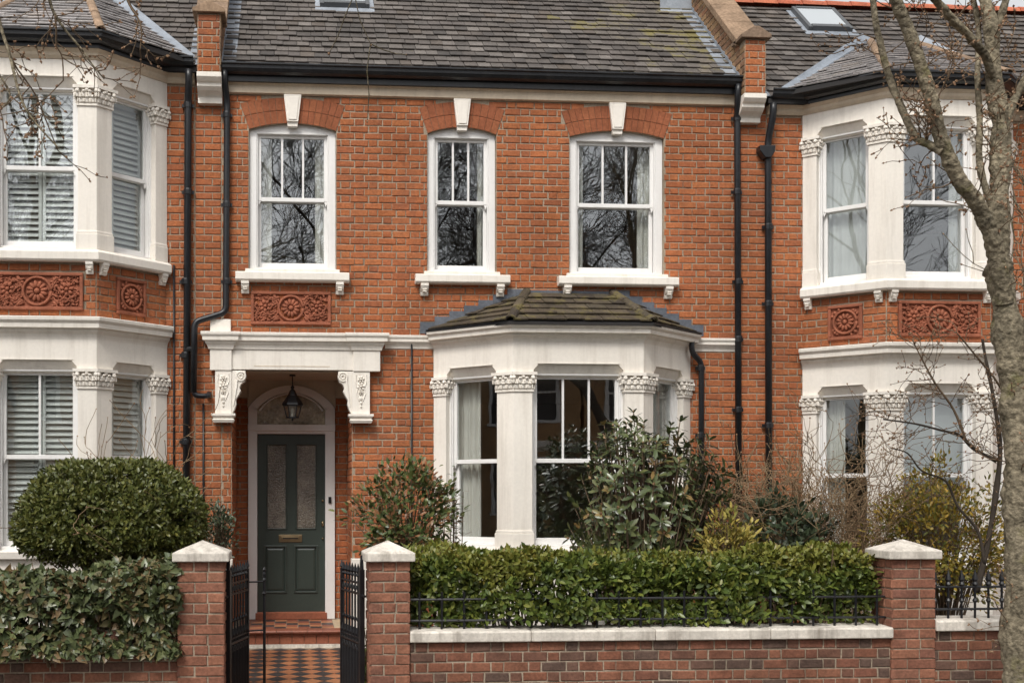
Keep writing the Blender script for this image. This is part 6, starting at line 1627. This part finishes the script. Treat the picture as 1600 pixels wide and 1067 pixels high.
# twigs of another street tree hanging in at the top left; its trunk stands outside the frame
LY = -5.6
ltr = [([(-560, 1190), (-570, 800), (-555, 400), (-540, 0), (-520, -300)], 80, 50, 0, 0),
       ([(-545, 100), (-400, -90), (-240, -190), (-60, -230), (110, -210), (240, -160)], 40, 12, .2, 0),
       ([(-60, -228), (-30, -100), (-8, 0), (2, 45), (15, 86), (28, 139), (41, 172), (64, 202), (92, 232)], 7, 2.2, -.15, 16),
       ([(60, -218), (66, -90), (77, -2), (90, 30), (109, 56), (127, 77), (144, 101), (163, 124)], 6, 2.0, .15, 14),
       ([(86, 24), (88, 50), (88, 71), (97, 90), (99, 126)], 3.4, 1.8, .1, 5),
       ([(170, -190), (185, -60), (199, 0), (216, 30), (221, 49), (219, 80)], 5, 2.0, 0, 6),
       ([(12, 78), (25, 105), (41, 127), (56, 150), (71, 186), (90, 235)], 3.2, 1.8, .2, 8),
       ([(-120, -225), (-80, -60), (-30, 60), (-5, 110), (16, 150), (0, 172)], 6, 2.2, .1, 8)]
px_tree('street_tree', 'bare budding tree whose twigs hang in at the top left', 'tree', ltr, LY, 'bark', 'twig', 1 / 246, 62, 0, (fx(-560, LY), LY, ZP), .020, n=8, twig_len=(.12, .34), twig_depth=1, twig_r=.0042, hang=.15)

# ------------------------------------------------------------------ across the street: bare trees and houses that the windows mirror
def big_tree_mesh(seed, H):
    rnd = random.Random(seed); segs = []; tips = []
    def br(p, d, L, r, depth):
        n = 5 if depth > 2 else 3; pts = [p.copy()]; dd = d.copy(); q = p.copy()
        for i in range(n):
            dd = (dd + Vector((rnd.gauss(0, .13), rnd.gauss(0, .13), rnd.gauss(0, .10) + .05))).normalized(); q = q + dd * (L / n); pts.append(q.copy())
        r1 = max(.008, r * .62); segs.append((pts, [r + (r1 - r) * i / n for i in range(n + 1)], depth))
        if depth > 0:
            k = rnd.randint(3, 4) if depth > 2 else rnd.randint(5, 7)
            for j in range(k):
                i = rnd.randint(1 if n == 3 else 2, n) if j else n
                b = (pts[i] - pts[i - 1]).normalized(); ax = Vector((rnd.gauss(0, 1), rnd.gauss(0, 1), rnd.gauss(0, .7))); ax = (ax - b * ax.dot(b)).normalized()
                nd = (b + ax * rnd.uniform(.45, .95)).normalized(); br(pts[i], nd, L * rnd.uniform(.58, .80), r1 * rnd.uniform(.55, .8), depth - 1)
    br(Vector((0, 0, 0)), Vector((0, 0, 1)), H * .36, H * .0160, 6)
    tr, ot = MB(), MB()
    for pts, r, dp in segs:
        (tr if dp >= 5 else ot).tube(pts, r, 7 if dp >= 4 else 3, cap=False)
    return tr.mesh('trunk', 'twig_grey', smooth=True, fix=False), ot.mesh('crown', 'twig_grey', smooth=True, fix=False)
tm = [big_tree_mesh(3, 15.5), big_tree_mesh(14, 15.0)]
for i, (x, y, k, rz, s, lb) in enumerate(((-.35, -19.5, 0, .4, 1.0, 'bare tree across the street, mirrored in the window above the porch'),
                                        (4.6, -22.0, 1, 1.9, .86, 'bare tree across the street, mirrored in the narrow middle window'),
                                        (9.4, -20.2, 0, 3.6, .95, 'bare tree across the street, mirrored in the upper window over the bay'),
                                        (17.3, -19.8, 0, 2.3, 1.02, 'bare tree across the street, mirrored in the upper window of the right bay'),
                                        (-7.0, -19.5, 1, 5.1, 1.0, 'bare tree across the street, mirrored in the upper left bay window'))):
    t = thing('bare_tree', lb, 'tree', (0, 0, 0), 'bare trees across the street')
    M = Matrix.Translation((x, y, -.2)) @ Matrix.Rotation(rz, 4, 'Z') @ Matrix.Scale(s, 4)
    ob('trunk', tm[k][0], t, M); o = ob('crown', tm[k][1], t, M); o['kind'] = 'stuff'
for i, (x0, x1, lb) in enumerate(((-11.5, -1.3, 'brown brick house across the street, mirrored left of the bay'), (-1.2, 8.9, 'brown brick house across the street, mirrored in the ground floor bay'), (9.0, 19.2, 'brown brick house across the street, mirrored at the far right'))):
    t = thing('opposite_house', lb, 'house', ((x0 + x1) / 2, -27, -.3), 'houses across the street'); yf = -24.0
    wl = MB().box(x0, x1, yf - 7, yf, -.3, 6.3).build('wall', 'brick_far', t)
    for j in range(4):
        cx = x0 + (x1 - x0) * (j + .5) / 4
        for z0, z1 in ((.9, 2.7), (4.0, 5.6)):
            if j == 1 and z0 < 1: z0, z1 = 0, 2.3
            f = MB().box(cx - .62, cx + .62, yf + .0, yf + .07, z0 - .12, z0).box(cx - .6, cx - .48, yf, yf + .06, z0, z1).box(cx + .48, cx + .6, yf, yf + .06, z0, z1).box(cx - .6, cx + .6, yf, yf + .061, z1, z1 + .14).box(cx - .48, cx + .48, yf, yf + .05, (z0 + z1) / 2 - .03, (z0 + z1) / 2 + .03)
            wn = f.build('window', 'white_paint', t); MB().box(cx - .48, cx + .48, yf + .005, yf + .012, z0, z1).build('pane', 'tile_black', wn)
    MB().prism([(yf + .25, 6.25), (yf - 3.5, 8.2), (yf - 7.2, 6.25)], 'x', x0, x1).build('roof', 'slate', t)
    MB().prism([(yf, 3.0), (yf + .1, 3.1), (yf + .1, 3.25), (yf, 3.3)], 'x', x0, x1).build('string_course', 'stone_white', t)

for x0, x1, lb in ((-36, -27, 'unseen brown brick building added at the left for window reflections'), (36, 45, 'unseen brown brick building added at the right for window reflections')):  # unseen blocks added so the bays' side windows reflect brown brick, not sky
    t = thing('reflection_building', lb, 'building', ((x0 + x1) / 2, -2, -.3), 'unseen buildings added for reflections')
    xf = x1 if x0 < 0 else x0; s = 1 if x0 < 0 else -1
    MB().box(x0, x1, -14, 8, -.3, 8.0).build('wall', 'brick_far', t)
    MB().prism([(x0 - .3, 8.0), (x1 + .3, 8.0), ((x0 + x1) / 2, 10.5)], 'y', -14.2, 8.2).build('roof', 'slate', t)
    for y in (-11, -7.5, -4, -.5, 3, 6):
        for z0 in (1.0, 4.2):
            xa, xb = sorted((xf, xf + s * .06)); wn = MB().box(xa, xb, y - .7, y + .7, z0 - .1, z0).box(xa, xb, y - .6, y - .5, z0, z0 + 1.8).box(xa, xb, y + .5, y + .6, z0, z0 + 1.8).box(xa, xb, y - .6, y + .6, z0 + 1.8, z0 + 1.95).build('window', 'white_paint', t)
            xa, xb = sorted((xf, xf + s * .012)); MB().box(xa, xb, y - .5, y + .5, z0, z0 + 1.8).build('pane', 'tile_black', wn)
